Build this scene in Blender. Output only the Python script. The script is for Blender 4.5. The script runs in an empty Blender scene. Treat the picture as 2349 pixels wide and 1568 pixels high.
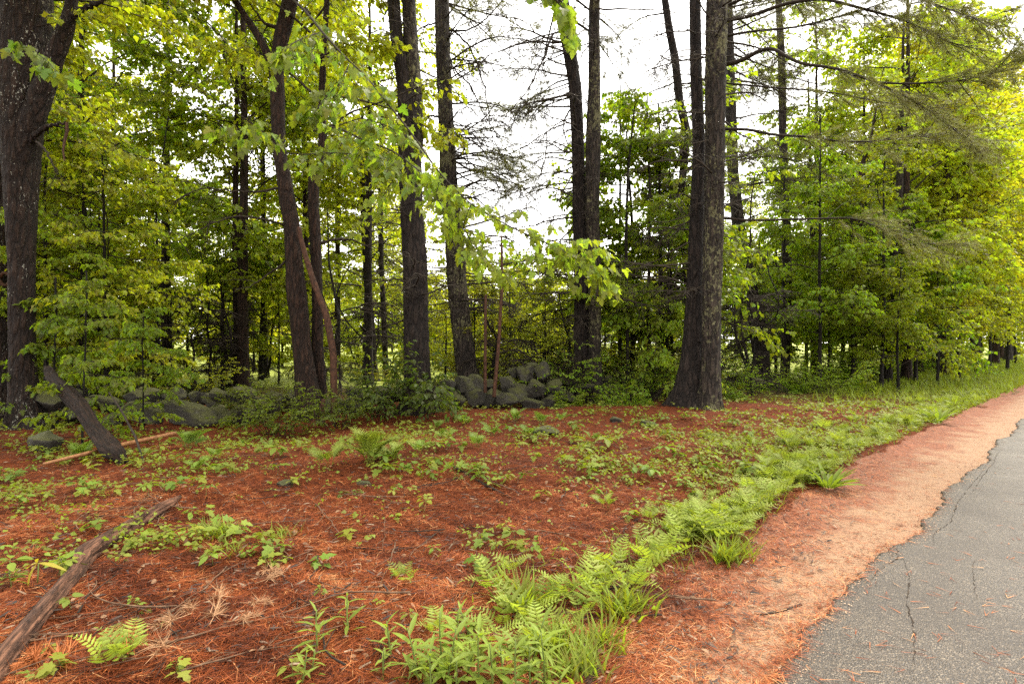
import bpy, math, random
import numpy as np
from mathutils import Matrix, Vector

R = math.radians
rng = np.random.default_rng(11)
random.seed(11)
scene = bpy.context.scene
COL = scene.collection

# ------------------------------------------------------------------ camera, sky, sun, exposure
CAM_H, FPX, CX, CY = 1.6, 1305.0, 1174.5, 784.0       # picture measured on a 2349 x 1568 grid
cam_d = bpy.data.cameras.new("camera")
cam_d.sensor_width = 36.0
cam_d.lens = 20.0
cam_d.clip_start = 0.05
cam_d.clip_end = 1500.0
cam = bpy.data.objects.new("camera", cam_d)
cam.location = (0, 0, CAM_H)
cam.rotation_euler = (R(90), 0, 0)
COL.objects.link(cam)
scene.camera = cam

SUN_EL, SUN_AZ = R(56), R(48)      # azimuth clockwise from +Y: to the right, over the open road
world = bpy.data.worlds.new("World")
scene.world = world
world.use_nodes = True
wn, wl = world.node_tree.nodes, world.node_tree.links
wn.clear()
w_out = wn.new("ShaderNodeOutputWorld")
w_bg = wn.new("ShaderNodeBackground")
w_sky = wn.new("ShaderNodeTexSky")
w_sky.sky_type = 'NISHITA'
w_sky.sun_disc = False
w_sky.sun_elevation = SUN_EL
w_sky.sun_rotation = SUN_AZ
w_sky.dust_density = 4.0
w_mix = wn.new("ShaderNodeMixRGB")        # bright, even overcast over the clear sky
w_mix.inputs[0].default_value = 0.82
w_mix.inputs[2].default_value = (8.8, 8.5, 7.9, 1)
wl.new(w_sky.outputs[0], w_mix.inputs[1])
wl.new(w_mix.outputs[0], w_bg.inputs[0])
w_bg.inputs[1].default_value = 0.15
wl.new(w_bg.outputs[0], w_out.inputs[0])

sun_d = bpy.data.lights.new("sun", 'SUN')
sun_d.energy = 2.6
sun_d.angle = R(22)
sun_d.color = (1.0, 0.93, 0.80)
sun = bpy.data.objects.new("sun", sun_d)
sd = Vector((math.sin(SUN_AZ) * math.cos(SUN_EL), math.cos(SUN_AZ) * math.cos(SUN_EL), math.sin(SUN_EL)))
sun.rotation_euler = (-sd).to_track_quat('-Z', 'Y').to_euler()
sun.location = sd * 40
COL.objects.link(sun)

scene.view_settings.view_transform = 'Standard'
scene.view_settings.look = 'None'
scene.view_settings.gamma = 1.0
scene.view_settings.exposure = 1.65
scene.view_settings.use_curve_mapping = False
scene.cycles.use_denoising = False
scene.cycles.max_bounces = 9
scene.cycles.diffuse_bounces = 4
scene.cycles.transmission_bounces = 7
scene.cycles.glossy_bounces = 2
scene.cycles.caustics_reflective = False
scene.cycles.caustics_refractive = False

# ------------------------------------------------------------------ geometry helpers
def unit(v):
    v = np.asarray(v, float)
    return v / np.maximum(np.linalg.norm(v, axis=-1, keepdims=True), 1e-9)

_ph = np.random.default_rng(5).uniform(0, 6.28, (12, 3))
_fr = np.random.default_rng(6).normal(0, 1, (12, 3))
def wob(p, f=1.0):
    """cheap smooth noise in about -1..1 for points (...,3)"""
    p = np.asarray(p, float) * f
    a = 0
    for k in range(8):
        a = a + np.sin(p @ _fr[k] * (1 + .35 * k) + _ph[k, 0]) / (1 + .3 * k)
    return a / 3.2

TH = R(46)
U2 = np.array([math.sin(TH), math.cos(TH)])
N2 = np.array([-math.cos(TH), math.sin(TH)])
def se(x, y):
    return x * U2[0] + y * U2[1], x * N2[0] + y * N2[1]
def from_se(s, e):
    return s * U2[0] + e * N2[0], s * U2[1] + e * N2[1]
_gs = [-30, 0, 2.1, 2.96, 4.5, 8.5, 15.9, 29, 60, 200]
_ge = [1.5, 1.55, 1.66, 1.85, 2.01, 2.26, 2.18, 2.05, 1.9, 1.9]
def grass_edge(s):
    s = np.asarray(s, float)
    return np.interp(s, _gs, _ge) + .05 * np.sin(s * 2.3) + .035 * np.sin(s * 5.1 + 1)
def road_edge(s):
    s = np.asarray(s, float)
    return (1.12 + .045 * np.sin(s * 1.7 + .6) + .02 * np.sin(s * 4.3) + .02 * np.sin(s * 7.3 + 2 + np.sin(s * 1.9) * 2) * (.4 + .6 * np.sin(s * .9) ** 2) + .012 * np.sin(s * 19 + 3 * np.sin(s * 2.7))
            + .007 * np.sin(s * 41 + 2 * np.sin(s * 6)) + .004 * np.sin(s * 97))

def sstep(a, b, x):
    t = np.clip((x - a) / (b - a), 0, 1)
    return t * t * (3 - 2 * t)
def ground_h(x, y):
    x, y = np.asarray(x, float), np.asarray(y, float)
    s, e = se(x, y)
    k = sstep(0.1, 1.0, e - grass_edge(s))
    k2 = sstep(-.25, .3, e - grass_edge(s))
    h = .05 * np.sin(x * .8 + 1.1) * np.sin(y * .7 + .4) + .03 * np.sin(x * 1.9 + y * 1.3) + .02 * np.sin(x * 3.1 - y * 2.7)
    f = .016 * np.sin(x * 7 + 2 * np.sin(y * 4)) * np.sin(y * 6.3 + x * 3 + np.sin(x * 2.1)) + .010 * np.sin(x * 19 + y * 7) * np.sin(y * 17 - x * 5)
    far = np.exp(-np.maximum(np.hypot(x, y) - 16, 0) / 10)
    berm = .035 * np.exp(-((e - grass_edge(s) - .05) / .16) ** 2) * (1 + .8 * np.sin(s * 3.7) * np.sin(s * 1.3))
    bank = (.17 * sstep(.15, 2.2, e - grass_edge(s)) * (1 - .98 * sstep(3.6, 7.6, e - grass_edge(s))) + .05 * np.sin(s * .9 + e * .7) * sstep(.5, 2, e - grass_edge(s))) * far * sstep(22, 10, s)
    return bank + h * k * far + f * (.25 + .75 * k2) * far + berm * far - .012 * (1 - k2)

def G(x, y):
    """ground point seen at picture position (x, y)"""
    d = CAM_H * FPX / (y - CY)
    for _ in range(14):
        h = float(ground_h((x - CX) / FPX * d, d))
        d += .6 * ((CAM_H - h) * FPX / (y - CY) - d)
    px = (x - CX) / FPX * d
    return np.array([px, d, float(ground_h(px, d))])
def P(x, y, d):
    return np.array([(x - CX) / FPX * d, d, CAM_H - (y - CY) / FPX * d])

def mesh(name, V, F, mat, smooth=True, var=None):
    """V (n,3); F list of (m,3)/(m,4) int arrays; var: one float for each face"""
    V = np.ascontiguousarray(V, dtype=np.float32)
    F = [np.asarray(f, np.int32) for f in (F if isinstance(F, (list, tuple)) else [F]) if len(f)]
    me = bpy.data.meshes.new(name)
    me.vertices.add(len(V))
    me.vertices.foreach_set('co', V.ravel())
    loops = np.concatenate([f.ravel() for f in F])
    tot = np.concatenate([np.full(len(f), f.shape[1], np.int32) for f in F])
    st = np.concatenate([[0], np.cumsum(tot)[:-1]]).astype(np.int32)
    me.loops.add(len(loops))
    me.loops.foreach_set('vertex_index', loops)
    me.polygons.add(len(tot))
    me.polygons.foreach_set('loop_start', st)
    me.update(calc_edges=True)
    if smooth:
        me.polygons.foreach_set('use_smooth', np.ones(len(tot), bool))
    if var is not None:
        at = me.attributes.new('var', 'FLOAT', 'FACE')
        at.data.foreach_set('value', np.asarray(var, np.float32))
    me.materials.append(mat)
    return me

class MB:
    """collects tubes and template copies into one mesh"""
    def __init__(s):
        s.V, s.T, s.Q, s.n, s.vt, s.vq = [], [], [], 0, [], []
    def add(s, V, T=None, Q=None, var=.5):
        if T is not None and len(T):
            s.T.append(np.asarray(T) + s.n)
            s.vt.append(np.broadcast_to(np.asarray(var, float), (len(T),)))
        if Q is not None and len(Q):
            s.Q.append(np.asarray(Q) + s.n)
            s.vq.append(np.broadcast_to(np.asarray(var, float), (len(Q),)))
        s.V.append(np.asarray(V, float))
        s.n += len(V)
    def tube(s, pts, rad, sides=5, var=.5, cap=True):
        pts = np.asarray(pts, float)
        n = len(pts)
        rad = np.broadcast_to(np.asarray(rad, float), (n,))
        t = unit(np.gradient(pts, axis=0))
        ref = np.array([0, 0, 1.]) if abs(t[:, 2]).mean() < .8 else np.array([1., 0, 0])
        a = unit(np.cross(t, ref)); b = np.cross(t, a)
        th = np.arange(sides) / sides * 2 * np.pi
        ring = pts[:, None] + rad[:, None, None] * (np.cos(th)[None, :, None] * a[:, None] + np.sin(th)[None, :, None] * b[:, None])
        i = np.arange(n - 1)[:, None] * sides
        j = np.arange(sides)[None]
        k = (j + 1) % sides
        Q = np.stack([i + j, i + k, i + sides + k, i + sides + j], -1).reshape(-1, 4)
        V = ring.reshape(-1, 3)
        T = None
        if cap:
            V = np.vstack([V, pts[:1], pts[-1:]])
            c0, c1 = n * sides, n * sides + 1
            jj = np.arange(sides); kk = (jj + 1) % sides
            T = np.vstack([np.stack([np.full(sides, c0), kk, jj], 1),
                           np.stack([np.full(sides, c1), (n - 1) * sides + jj, (n - 1) * sides + kk], 1)])
        s.add(V, T, Q, var) if T is None else s.add(V, T, Q, var)
    def leaves(s, tmpl, Pn, X, N, S, var):
        V, T = place(tmpl, Pn, X, N, S)
        s.add(V, T, None, np.repeat(np.asarray(var), len(tmpl[1])))
    def mesh(s, name, mat, smooth=True):
        V = np.vstack(s.V)
        F, va = [], []
        if s.T: F.append(np.vstack(s.T)); va.append(np.concatenate(s.vt))
        if s.Q: F.append(np.vstack(s.Q)); va.append(np.concatenate(s.vq))
        return mesh(name, V, F, mat, smooth, np.concatenate(va))

def frames(X, N):
    X = unit(X)
    Y = unit(np.cross(N, X))
    Z = np.cross(X, Y)
    return X, Y, Z
def place(tmpl, Pn, X, N, S):
    tv, tt = tmpl
    X, Y, Z = frames(X, N)
    S = np.broadcast_to(np.asarray(S, float), (len(Pn),))
    V = Pn[:, None] + S[:, None, None] * (tv[None, :, :1] * X[:, None] + tv[None, :, 1:2] * Y[:, None] + tv[None, :, 2:] * Z[:, None])
    T = tt[None] + (np.arange(len(Pn)) * len(tv))[:, None, None]
    return V.reshape(-1, 3), T.reshape(-1, 3)

# leaf templates, unit length along +x
def fan(outline, centre, droop=.25, fold=.12):
    o = np.array(outline, float)
    pts = np.vstack([[centre[0], centre[1]], o])
    z = fold * np.abs(pts[:, 1]) - droop * pts[:, 0] ** 2
    V = np.column_stack([pts, z])
    n = len(o)
    T = np.array([[0, 1 + i, 1 + (i + 1) % n] for i in range(n)])
    return V, T
_mh = [(0, 0), (.02, .14), (-.10, .30), (.06, .28), (.10, .42), (.20, .36), (.30, .52), (.36, .38), (.44, .36), (.42, .17), (.52, .22), (.62, .30), (.66, .20),
       (.80, .16), (1.0, 0)]
_mh = _mh + [(x, -y) for x, y in _mh[-2:0:-1]]
MAPLE_HI = fan(_mh, (.3, 0))
_mm = [(0, 0), (-.08, .28), (.12, .26), (.30, .50), (.42, .18), (.64, .26), (1.0, 0)]
_mm = _mm + [(x, -y) for x, y in _mm[-2:0:-1]]
MAPLE_MID = fan(_mm, (.3, 0))
KITE = (np.array([[0, 0, 0], [.38, .40, .10], [1, 0, -.22], [.38, -.40, .10], [.45, 0, 0]], float), np.array([[0, 4, 1], [4, 2, 1], [0, 3, 4], [4, 3, 2]]))
KITE2 = (np.array([[0, 0, 0], [.4, .42, .08], [1, 0, -.15], [.4, -.42, .08]], float), np.array([[0, 2, 1], [0, 3, 2]]))
_ov = [(0, 0), (.2, .2), (.5, .29), (.8, .17), (1, 0), (.8, -.17), (.5, -.29), (.2, -.2)]
OVAL = fan(_ov, (.5, 0), .3, .2)
_la = [(0, 0), (.2, .07), (.5, .10), (.8, .06), (1, 0), (.8, -.06), (.5, -.10), (.2, -.07)]
LANCE = fan(_la, (.5, 0), .35, .25)

# ------------------------------------------------------------------ materials
def new_mat(name):
    m = bpy.data.materials.new(name)
    m.use_nodes = True
    nt = m.node_tree
    nt.nodes.clear()
    out = nt.nodes.new("ShaderNodeOutputMaterial")
    return m, nt, out
class NT:
    def __init__(s, nt): s.nt = nt
    def n(s, t, **kw):
        nd = s.nt.nodes.new(t)
        for k, v in kw.items():
            if k.startswith('i_'):
                key = k[2:]
                nd.inputs[int(key) if key.isdigit() else key].default_value = v
            else: setattr(nd, k, v)
        return nd
    def l(s, a, b): s.nt.links.new(a, b)
    def ramp(s, fac, stops):
        r = s.n("ShaderNodeValToRGB")
        e = r.color_ramp.elements
        while len(e) < len(stops): e.new(.5)
        for el, (p, c) in zip(e, stops):
            el.position = p; el.color = (*c, 1)
        s.l(fac, r.inputs[0])
        return r.outputs[0]
    def noise(s, vec, scale, detail=4, rough=.55, dist=0):
        n = s.n("ShaderNodeTexNoise", i_Scale=scale, i_Detail=detail, i_Roughness=rough, i_Distortion=dist)
        if vec is not None: s.l(vec, n.inputs['Vector'])
        return n.outputs[0]
    def voro(s, vec, scale, feature='F1', out=0):
        n = s.n("ShaderNodeTexVoronoi", i_Scale=scale, feature=feature)
        s.l(vec, n.inputs['Vector'])
        return n.outputs[out]
    def mapping(s, scale, coord='Object', rot=(0, 0, 0)):
        tc = s.n("ShaderNodeTexCoord")
        mp = s.n("ShaderNodeMapping")
        mp.inputs['Scale'].default_value = scale
        mp.inputs['Rotation'].default_value = rot
        s.l(tc.outputs[coord], mp.inputs[0])
        return mp.outputs[0]
    def mix(s, fac, a, b, mode='MIX'):
        m = s.n("ShaderNodeMixRGB", blend_type=mode)
        for sock, v in ((m.inputs[0], fac), (m.inputs[1], a), (m.inputs[2], b)):
            if isinstance(v, (int, float)): sock.default_value = v
            elif isinstance(v, tuple): sock.default_value = (*v, 1)
            else: s.l(v, sock)
        return m.outputs[0]
    def math(s, op, a, b=0.0, clamp=False):
        m = s.n("ShaderNodeMath", operation=op, use_clamp=clamp)
        for sock, v in ((m.inputs[0], a), (m.inputs[1], b)):
            if isinstance(v, (int, float)): sock.default_value = v
            else: s.l(v, sock)
        return m.outputs[0]
    def bump(s, h, strength=.5, dist=.02):
        b = s.n("ShaderNodeBump", i_Strength=strength, i_Distance=dist)
        s.l(h, b.inputs['Height'])
        return b.outputs[0]

def leaf_mat(name, trans=.5, rough=.45, tgain=1.9):
    m, nt, out = new_mat(name)
    t = NT(nt)
    oi = t.n("ShaderNodeObjectInfo")
    at = t.n("ShaderNodeAttribute", attribute_name='var')
    hsv = t.n("ShaderNodeHueSaturation")
    t.l(oi.outputs['Color'], hsv.inputs['Color'])
    t.l(t.math('MULTIPLY_ADD', at.outputs['Fac'], .05), hsv.inputs['Hue'])
    hsv.inputs['Hue'].links[0].from_node.inputs[2].default_value = .475
    v = t.math('MULTIPLY_ADD', at.outputs['Fac'], .75)
    v.node.inputs[2].default_value = .62
    t.l(v, hsv.inputs['Value'])
    pb = t.n("ShaderNodeBsdfPrincipled", i_Roughness=rough)
    pb.inputs['Specular IOR Level'].default_value = .25
    t.l(hsv.outputs[0], pb.inputs['Base Color'])
    tr = t.n("ShaderNodeBsdfTranslucent")
    t.l(t.mix(1.0, hsv.outputs[0], (1.12 * tgain, 1.14 * tgain, .45 * tgain), 'MULTIPLY'), tr.inputs[0])
    mx = t.n("ShaderNodeMixShader")
    mx.inputs[0].default_value = trans
    t.l(pb.outputs[0], mx.inputs[1]); t.l(tr.outputs[0], mx.inputs[2])
    t.l(mx.outputs[0], out.inputs[0])
    return m
LEAF = leaf_mat("leaf_green", .58)
FERN = leaf_mat("fern_green", .35, .6)
NEEDLE = leaf_mat("pine_needle_green", .2, .5)

def bark_mat(name, dark, light, lichen, lich_amt, sc=1.0, spots=0.0):
    m, nt, out = new_mat(name)
    t = NT(nt)
    mp = t.mapping((10 * sc, 10 * sc, 1.9 * sc))
    warp = t.noise(mp, 1.6, 3)
    mv = t.n("ShaderNodeVectorMath", operation='ADD')
    t.l(mp, mv.inputs[0]); t.l(warp, mv.inputs[1])
    edge = t.voro(mv.outputs[0], 1.0, 'DISTANCE_TO_EDGE')
    edge2 = t.voro(mv.outputs[0], 2.3, 'DISTANCE_TO_EDGE')
    h = t.math('ADD', t.math('MULTIPLY', t.math('MINIMUM', edge, .25), 4.0), t.math('MULTIPLY', t.math('MINIMUM', edge2, .2), 1.5))
    h = t.math('ADD', h, t.math('MULTIPLY', t.noise(mp, 5.0, 5), .6))
    col = t.ramp(t.math('MULTIPLY', h, .5), [(0.22, dark), (.85, tuple(c * 1.25 for c in light))])
    big = t.noise(t.mapping((1.5, 1.5, .8)), 1.3, 5, .6)
    col = t.mix(t.math('MULTIPLY', big, .6), col, tuple(c * .6 for c in light))
    l1 = t.noise(t.mapping((1, 1, .7)), 15.0, 8, .78)
    l2 = t.noise(t.mapping((1, 1, 1)), 1.1, 3)
    lf = t.math('MULTIPLY', t.math('GREATER_THAN', t.math('ADD', l1, t.math('MULTIPLY', l2, .55)), 1.02 - lich_amt), .8)
    col = t.mix(lf, col, lichen)
    if spots:
        v = t.noise(t.mapping((1, 1, .55)), 34.0, 3, .7)
        rr = t.noise(t.mapping((1, 1, .35)), 2.3, 4, .7)
        sp = t.math('GREATER_THAN', t.math('ADD', v, t.math('MULTIPLY', rr, .7)), 1.03)
        col = t.mix(sp, col, (.30, .29, .24))
    pb = t.n("ShaderNodeBsdfPrincipled", i_Roughness=.85)
    pb.inputs['Specular IOR Level'].default_value = .25
    t.l(col, pb.inputs['Base Color'])
    t.l(t.bump(h, 1.0, .045), pb.inputs['Normal'])
    t.l(pb.outputs[0], out.inputs[0])
    return m
BARK_PINE = bark_mat("bark_pine", (.004, .0025, .002), (.027, .018, .014), (.11, .11, .05), .04)
BARK_LICHEN = bark_mat("bark_pine_lichened", (.004, .003, .0025), (.046, .033, .025), (.15, .14, .07), .18)
BARK_MAPLE = bark_mat("bark_maple", (.0045, .0022, .0013), (.036, .017, .0095), (.08, .065, .03), .02, 1.2)
BARK_LEFT = bark_mat("bark_dark_speckled", (.004, .002, .0013), (.026, .014, .0085), (.15, .135, .085), .06, 1.1, .45)
BARK_THIN = bark_mat("bark_thin_stem", (.004, .003, .0022), (.022, .016, .011), (.10, .11, .05), .02, 1.6)

def plain_mat(name, c1, c2, scale=20, rough=.85, bump=.5, stretch=(1, 1, 1), spec=.2, coord=None):
    m, nt, out = new_mat(name)
    t = NT(nt)
    if coord:
        ga = t.n("ShaderNodeAttribute", attribute_name=coord)
        mpn = t.n("ShaderNodeMapping"); mpn.inputs['Scale'].default_value = stretch
        t.l(ga.outputs['Vector'], mpn.inputs[0]); mp = mpn.outputs[0]
    else:
        mp = t.mapping(stretch)
    n = t.noise(mp, scale, 6, .65)
    pb = t.n("ShaderNodeBsdfPrincipled", i_Roughness=rough)
    pb.inputs['Specular IOR Level'].default_value = spec
    at = t.n("ShaderNodeAttribute", attribute_name='var')
    c = t.ramp(n, [(.3, c1), (.7, c2)])
    if coord:
        bl = t.noise(ga.outputs['Vector'], 5.0, 6, .7)
        n2 = t.noise(ga.outputs['Vector'], 22.0, 5, .7)
        bf = t.math('MULTIPLY', t.math('SUBTRACT', bl, .47), 9.0, True)
        c = t.mix(bf, c, t.ramp(n2, [(.35, tuple(v * 1.0 for v in c1)), (.7, tuple(v * .42 for v in c2))]))
        n = t.math('ADD', n, t.math('ADD', t.math('MULTIPLY', bf, .5), t.math('MULTIPLY', n2, .5)))
    t.l(c, pb.inputs['Base Color'])
    t.l(t.bump(n, bump, .02), pb.inputs['Normal'])
    t.l(pb.outputs[0], out.inputs[0])
    return m
TWIG = plain_mat("twig_dead_grey_brown", (.014, .010, .007), (.052, .040, .029), 14)
TWIG_FLOOR = plain_mat("twig_floor_brown", (.035, .017, .009), (.17, .10, .058), 12)
TWIG_DARK = plain_mat("twig_dark", (.008, .0055, .004), (.034, .024, .016), 14)
WOOD_LOG = plain_mat("weathered_wood", (.012, .006, .004), (.21, .10, .058), 2.4, .8, 1.0, (7, 7, 1.1), coord="gv")
WOOD_ROT = plain_mat("rotting_wood", (.003, .0016, .0008), (.034, .016, .008), 2.4, .85, 1.0, (7, 7, 1.1), coord="gv")
WOOD_RED = plain_mat("peeled_red_wood", (.012, .005, .003), (.085, .036, .018), 12, .7, .6, (2, 2, 1))
WOOD_TAN = plain_mat("barkless_tan_wood", (.10, .04, .014), (.29, .135, .055), 7, .55, .5, (3, 3, 3))
GREEN_STEM = plain_mat("green_stem", (.07, .10, .02), (.14, .17, .04), 9, .6, .2)

def stone_mat():
    m, nt, out = new_mat("mossy_fieldstone")
    t = NT(nt)
    mp = t.mapping((1, 1, 1))
    a = t.noise(mp, 3.0, 6, .6); b = t.noise(mp, 26.0, 5, .7)
    col = t.ramp(b, [(.32, (.006, .005, .004)), (.68, (.060, .052, .038))])
    geo = t.n("ShaderNodeNewGeometry")
    sx = t.n("ShaderNodeSeparateXYZ"); t.l(geo.outputs['Normal'], sx.inputs[0])
    mo = t.math('ADD', t.math('MULTIPLY', sx.outputs[2], .42), a)
    mo = t.math('MULTIPLY', t.math('SUBTRACT', mo, .50), 4.0, True)
    moss = t.ramp(t.noise(mp, 40.0, 4), [(.3, (.015, .017, .003)), (.7, (.080, .078, .014))])
    col = t.mix(mo, col, moss)
    lic = t.math('GREATER_THAN', t.noise(mp, 7.0, 6, .75), .62)
    col = t.mix(t.math('MULTIPLY', lic, .6), col, (.17, .165, .10))
    pb = t.n("ShaderNodeBsdfPrincipled", i_Roughness=.9)
    t.l(col, pb.inputs['Base Color'])
    t.l(t.bump(t.math('ADD', b, t.math('MULTIPLY', mo, .4)), .8, .03), pb.inputs['Normal'])
    t.l(pb.outputs[0], out.inputs[0])
    return m
STONE = stone_mat()

def litter_ground():
    m, nt, out = new_mat("pine_needle_floor")
    t = NT(nt)
    a = t.noise(t.mapping((1, 1, 1)), .9, 5, .6)
    w = t.noise(t.mapping((1, 1, 1)), 6.0, 4, .6, 1.0)
    f1 = t.noise(t.mapping((55, 9, 9), rot=(0, 0, .5)), 1.0, 5, .7, 1.5)
    f2 = t.noise(t.mapping((8, 60, 9), rot=(0, 0, -.3)), 1.0, 5, .7, 1.5)
    f = t.math('MAXIMUM', f1, f2)
    f = t.math('ADD', t.math('MULTIPLY', f, .75), t.math('MULTIPLY', w, .3))
    col = t.ramp(f, [(.38, (0.0096, 0.0032, 0.0016)), (.52, (0.0600, 0.0136, 0.0040)), (.66, (0.1520, 0.0360, 0.0088)), (.82, (0.2400, 0.0800, 0.0264))])
    dark = t.math('MULTIPLY', t.math('SUBTRACT', a, .52), 3.0, True)
    col = t.mix(t.math('MULTIPLY', dark, .7), col, (.055, .024, .012))
    # leaf mould and moss where the needles thin out behind the wall
    tc = t.n("ShaderNodeTexCoord")
    sx = t.n("ShaderNodeSeparateXYZ"); t.l(tc.outputs['Object'], sx.inputs[0])
    far = t.math('MULTIPLY', t.math('SUBTRACT', sx.outputs[1], 13.5), .2, True)
    mould = t.ramp(w, [(.35, (.03, .022, .010)), (.65, (.09, .085, .02))])
    col = t.mix(far, col, mould)
    pb = t.n("ShaderNodeBsdfPrincipled", i_Roughness=.9)
    pb.inputs['Specular IOR Level'].default_value = .1
    t.l(col, pb.inputs['Base Color'])
    t.l(t.bump(f, .9, .03), pb.inputs['Normal'])
    t.l(pb.outputs[0], out.inputs[0])
    return m

def needle_litter_mat():
    m, nt, out = new_mat("fallen_pine_needles")
    t = NT(nt)
    at = t.n("ShaderNodeAttribute", attribute_name='var')
    col = t.ramp(at.outputs['Fac'], [(0, (.016, .004, .0016)), (.3, (.095, .020, .0055)), (.65, (.235, .054, .0125)), (.88, (.37, .118, .034)), (1, (.47, .25, .105))])
    pb = t.n("ShaderNodeBsdfPrincipled", i_Roughness=.6)
    pb.inputs['Specular IOR Level'].default_value = .15
    t.l(col, pb.inputs['Base Color'])
    t.l(pb.outputs[0], out.inputs[0])
    return m

def shoulder_mat():
    m, nt, out = new_mat("sandy_gravel_shoulder")
    t = NT(nt)
    mp = t.mapping((1, 1, 1))
    g = t.noise(mp, 95.0, 4, .8)
    v = t.voro(mp, 120.0)
    a = t.noise(mp, 2.2, 5, .65)
    str_ = t.noise(t.mapping((50, 8, 5), rot=(0, 0, .75)), 1.0, 4, .7, 1.2)
    col = t.ramp(g, [(.36, (0.0400, 0.0192, 0.0096)), (.46, (0.2000, 0.1080, 0.0544)), (.6, (0.3000, 0.1744, 0.0944)), (.75, (0.4000, 0.2640, 0.1600))])
    nd = t.ramp(str_, [(.36, (0.0520, 0.0144, 0.0048)), (.62, (0.2480, 0.0760, 0.0240))])
    tc = t.n("ShaderNodeTexCoord")
    # needles thick towards the forest edge, bare sand towards the road
    at = t.n("ShaderNodeAttribute", attribute_name='across')
    nf = t.math('ADD', t.math('MULTIPLY', at.outputs['Fac'], 1.5), t.math('MULTIPLY', t.math('SUBTRACT', a, .5), 2.6))
    nf = t.math('MULTIPLY', t.math('SUBTRACT', nf, .42), 1.6, True)
    nf = t.math('MULTIPLY', nf, t.math('MULTIPLY_ADD', t.noise(mp, 30, 4, .7), 1.4, True))
    col = t.mix(nf, col, nd)
    pb = t.n("ShaderNodeBsdfPrincipled", i_Roughness=.9)
    t.l(col, pb.inputs['Base Color'])
    t.l(t.bump(t.math('ADD', g, v), .7, .012), pb.inputs['Normal'])
    t.l(pb.outputs[0], out.inputs[0])
    return m

def asphalt_mat():
    m, nt, out = new_mat("worn_asphalt")
    t = NT(nt)
    mp = t.mapping((1, 1, 1))
    v = t.n("ShaderNodeTexVoronoi", i_Scale=125.0); t.l(mp, v.inputs['Vector'])
    vc = t.n("ShaderNodeSeparateColor"); t.l(v.outputs['Color'], vc.inputs[0])
    a = t.noise(mp, 1.3, 5, .6)
    agg = t.ramp(vc.outputs[0], [(0, (.020, .0145, .009)), (.5, (.052, .038, .025)), (.85, (.105, .080, .055)), (1, (.20, .16, .115))])
    binder = t.math('MULTIPLY', t.math('SUBTRACT', v.outputs['Distance'], .42), 4.0, True)
    col = t.mix(binder, agg, (.018, .014, .011))
    col = t.mix(t.math('MULTIPLY', t.math('SUBTRACT', a, .42), 3.0, True), col, t.mix(.55, col, (.028, .022, .017)))
    pb = t.n("ShaderNodeBsdfPrincipled")
    pb.inputs['Specular IOR Level'].default_value = .35
    rg = t.math('MULTIPLY_ADD', a, .35); rg.node.inputs[2].default_value = .42
    t.l(rg, pb.inputs['Roughness'])
    t.l(col, pb.inputs['Base Color'])
    h = t.math('ADD', t.math('MULTIPLY', v.outputs['Distance'], -.8), t.math('MULTIPLY', t.noise(mp, 240, 2), .25))
    t.l(t.bump(h, .8, .007), pb.inputs['Normal'])
    t.l(pb.outputs[0], out.inputs[0])
    return m

def meadow_mat():
    m, nt, out = new_mat("meadow_grass")
    t = NT(nt)
    a = t.noise(t.mapping((1, 1, 1)), .35, 5, .6)
    b = t.noise(t.mapping((30, 30, 30)), 1.0, 4, .7)
    col = t.ramp(t.math('ADD', t.math('MULTIPLY', a, .5), t.math('MULTIPLY', b, .5)), [(.35, (.17, .21, .02)), (.65, (.29, .33, .045))])
    pb = t.n("ShaderNodeBsdfPrincipled", i_Roughness=.9)
    t.l(col, pb.inputs['Base Color']); t.l(t.bump(b, .8, .05), pb.inputs['Normal'])
    t.l(pb.outputs[0], out.inputs[0])
    return m

# ------------------------------------------------------------------ object helpers
def link(name, me, parent=None, loc=None, mat4=None, color=None, kind=None, rotz=None, scale=None):
    o = bpy.data.objects.new(name, me)
    COL.objects.link(o)
    if parent is not None: o.parent = parent
    if mat4 is not None: o.matrix_basis = mat4
    if loc is not None: o.location = loc
    if rotz is not None: o.rotation_euler = (0, 0, rotz)
    if scale is not None: o.scale = scale if hasattr(scale, '__len__') else (scale,) * 3
    if color is not None: o.color = (*color, 1)
    if kind: o['kind'] = kind
    return o
def tag(o, label, cat, group=None, kind=None):
    o['label'] = label
    o['category'] = cat
    if group: o['group'] = group
    if kind: o['kind'] = kind
    return o
def root(name, loc, label, cat, group=None, rotz=0.0, scale=1.0):
    o = link(name, None, loc=tuple(loc), rotz=rotz, scale=scale)
    o.empty_display_size = .2
    return tag(o, label, cat, group)
def m4(p, X, N, s):
    X, Y, Z = frames(np.asarray(X, float)[None], np.asarray(N, float)[None])
    X, Y, Z = X[0] * s, Y[0] * s, Z[0] * s
    return Matrix(((X[0], Y[0], Z[0], p[0]), (X[1], Y[1], Z[1], p[1]), (X[2], Y[2], Z[2], p[2]), (0, 0, 0, 1)))

# leaf colours (linear); spring foliage
YG = (.215, .228, .016)      # yellow green
MG = (.150, .185, .014)      # mid green
LG = (.185, .235, .025)      # light fresh green
PG = (.085, .083, .026)      # pine needles
FG = (.185, .225, .034)      # fern

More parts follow.
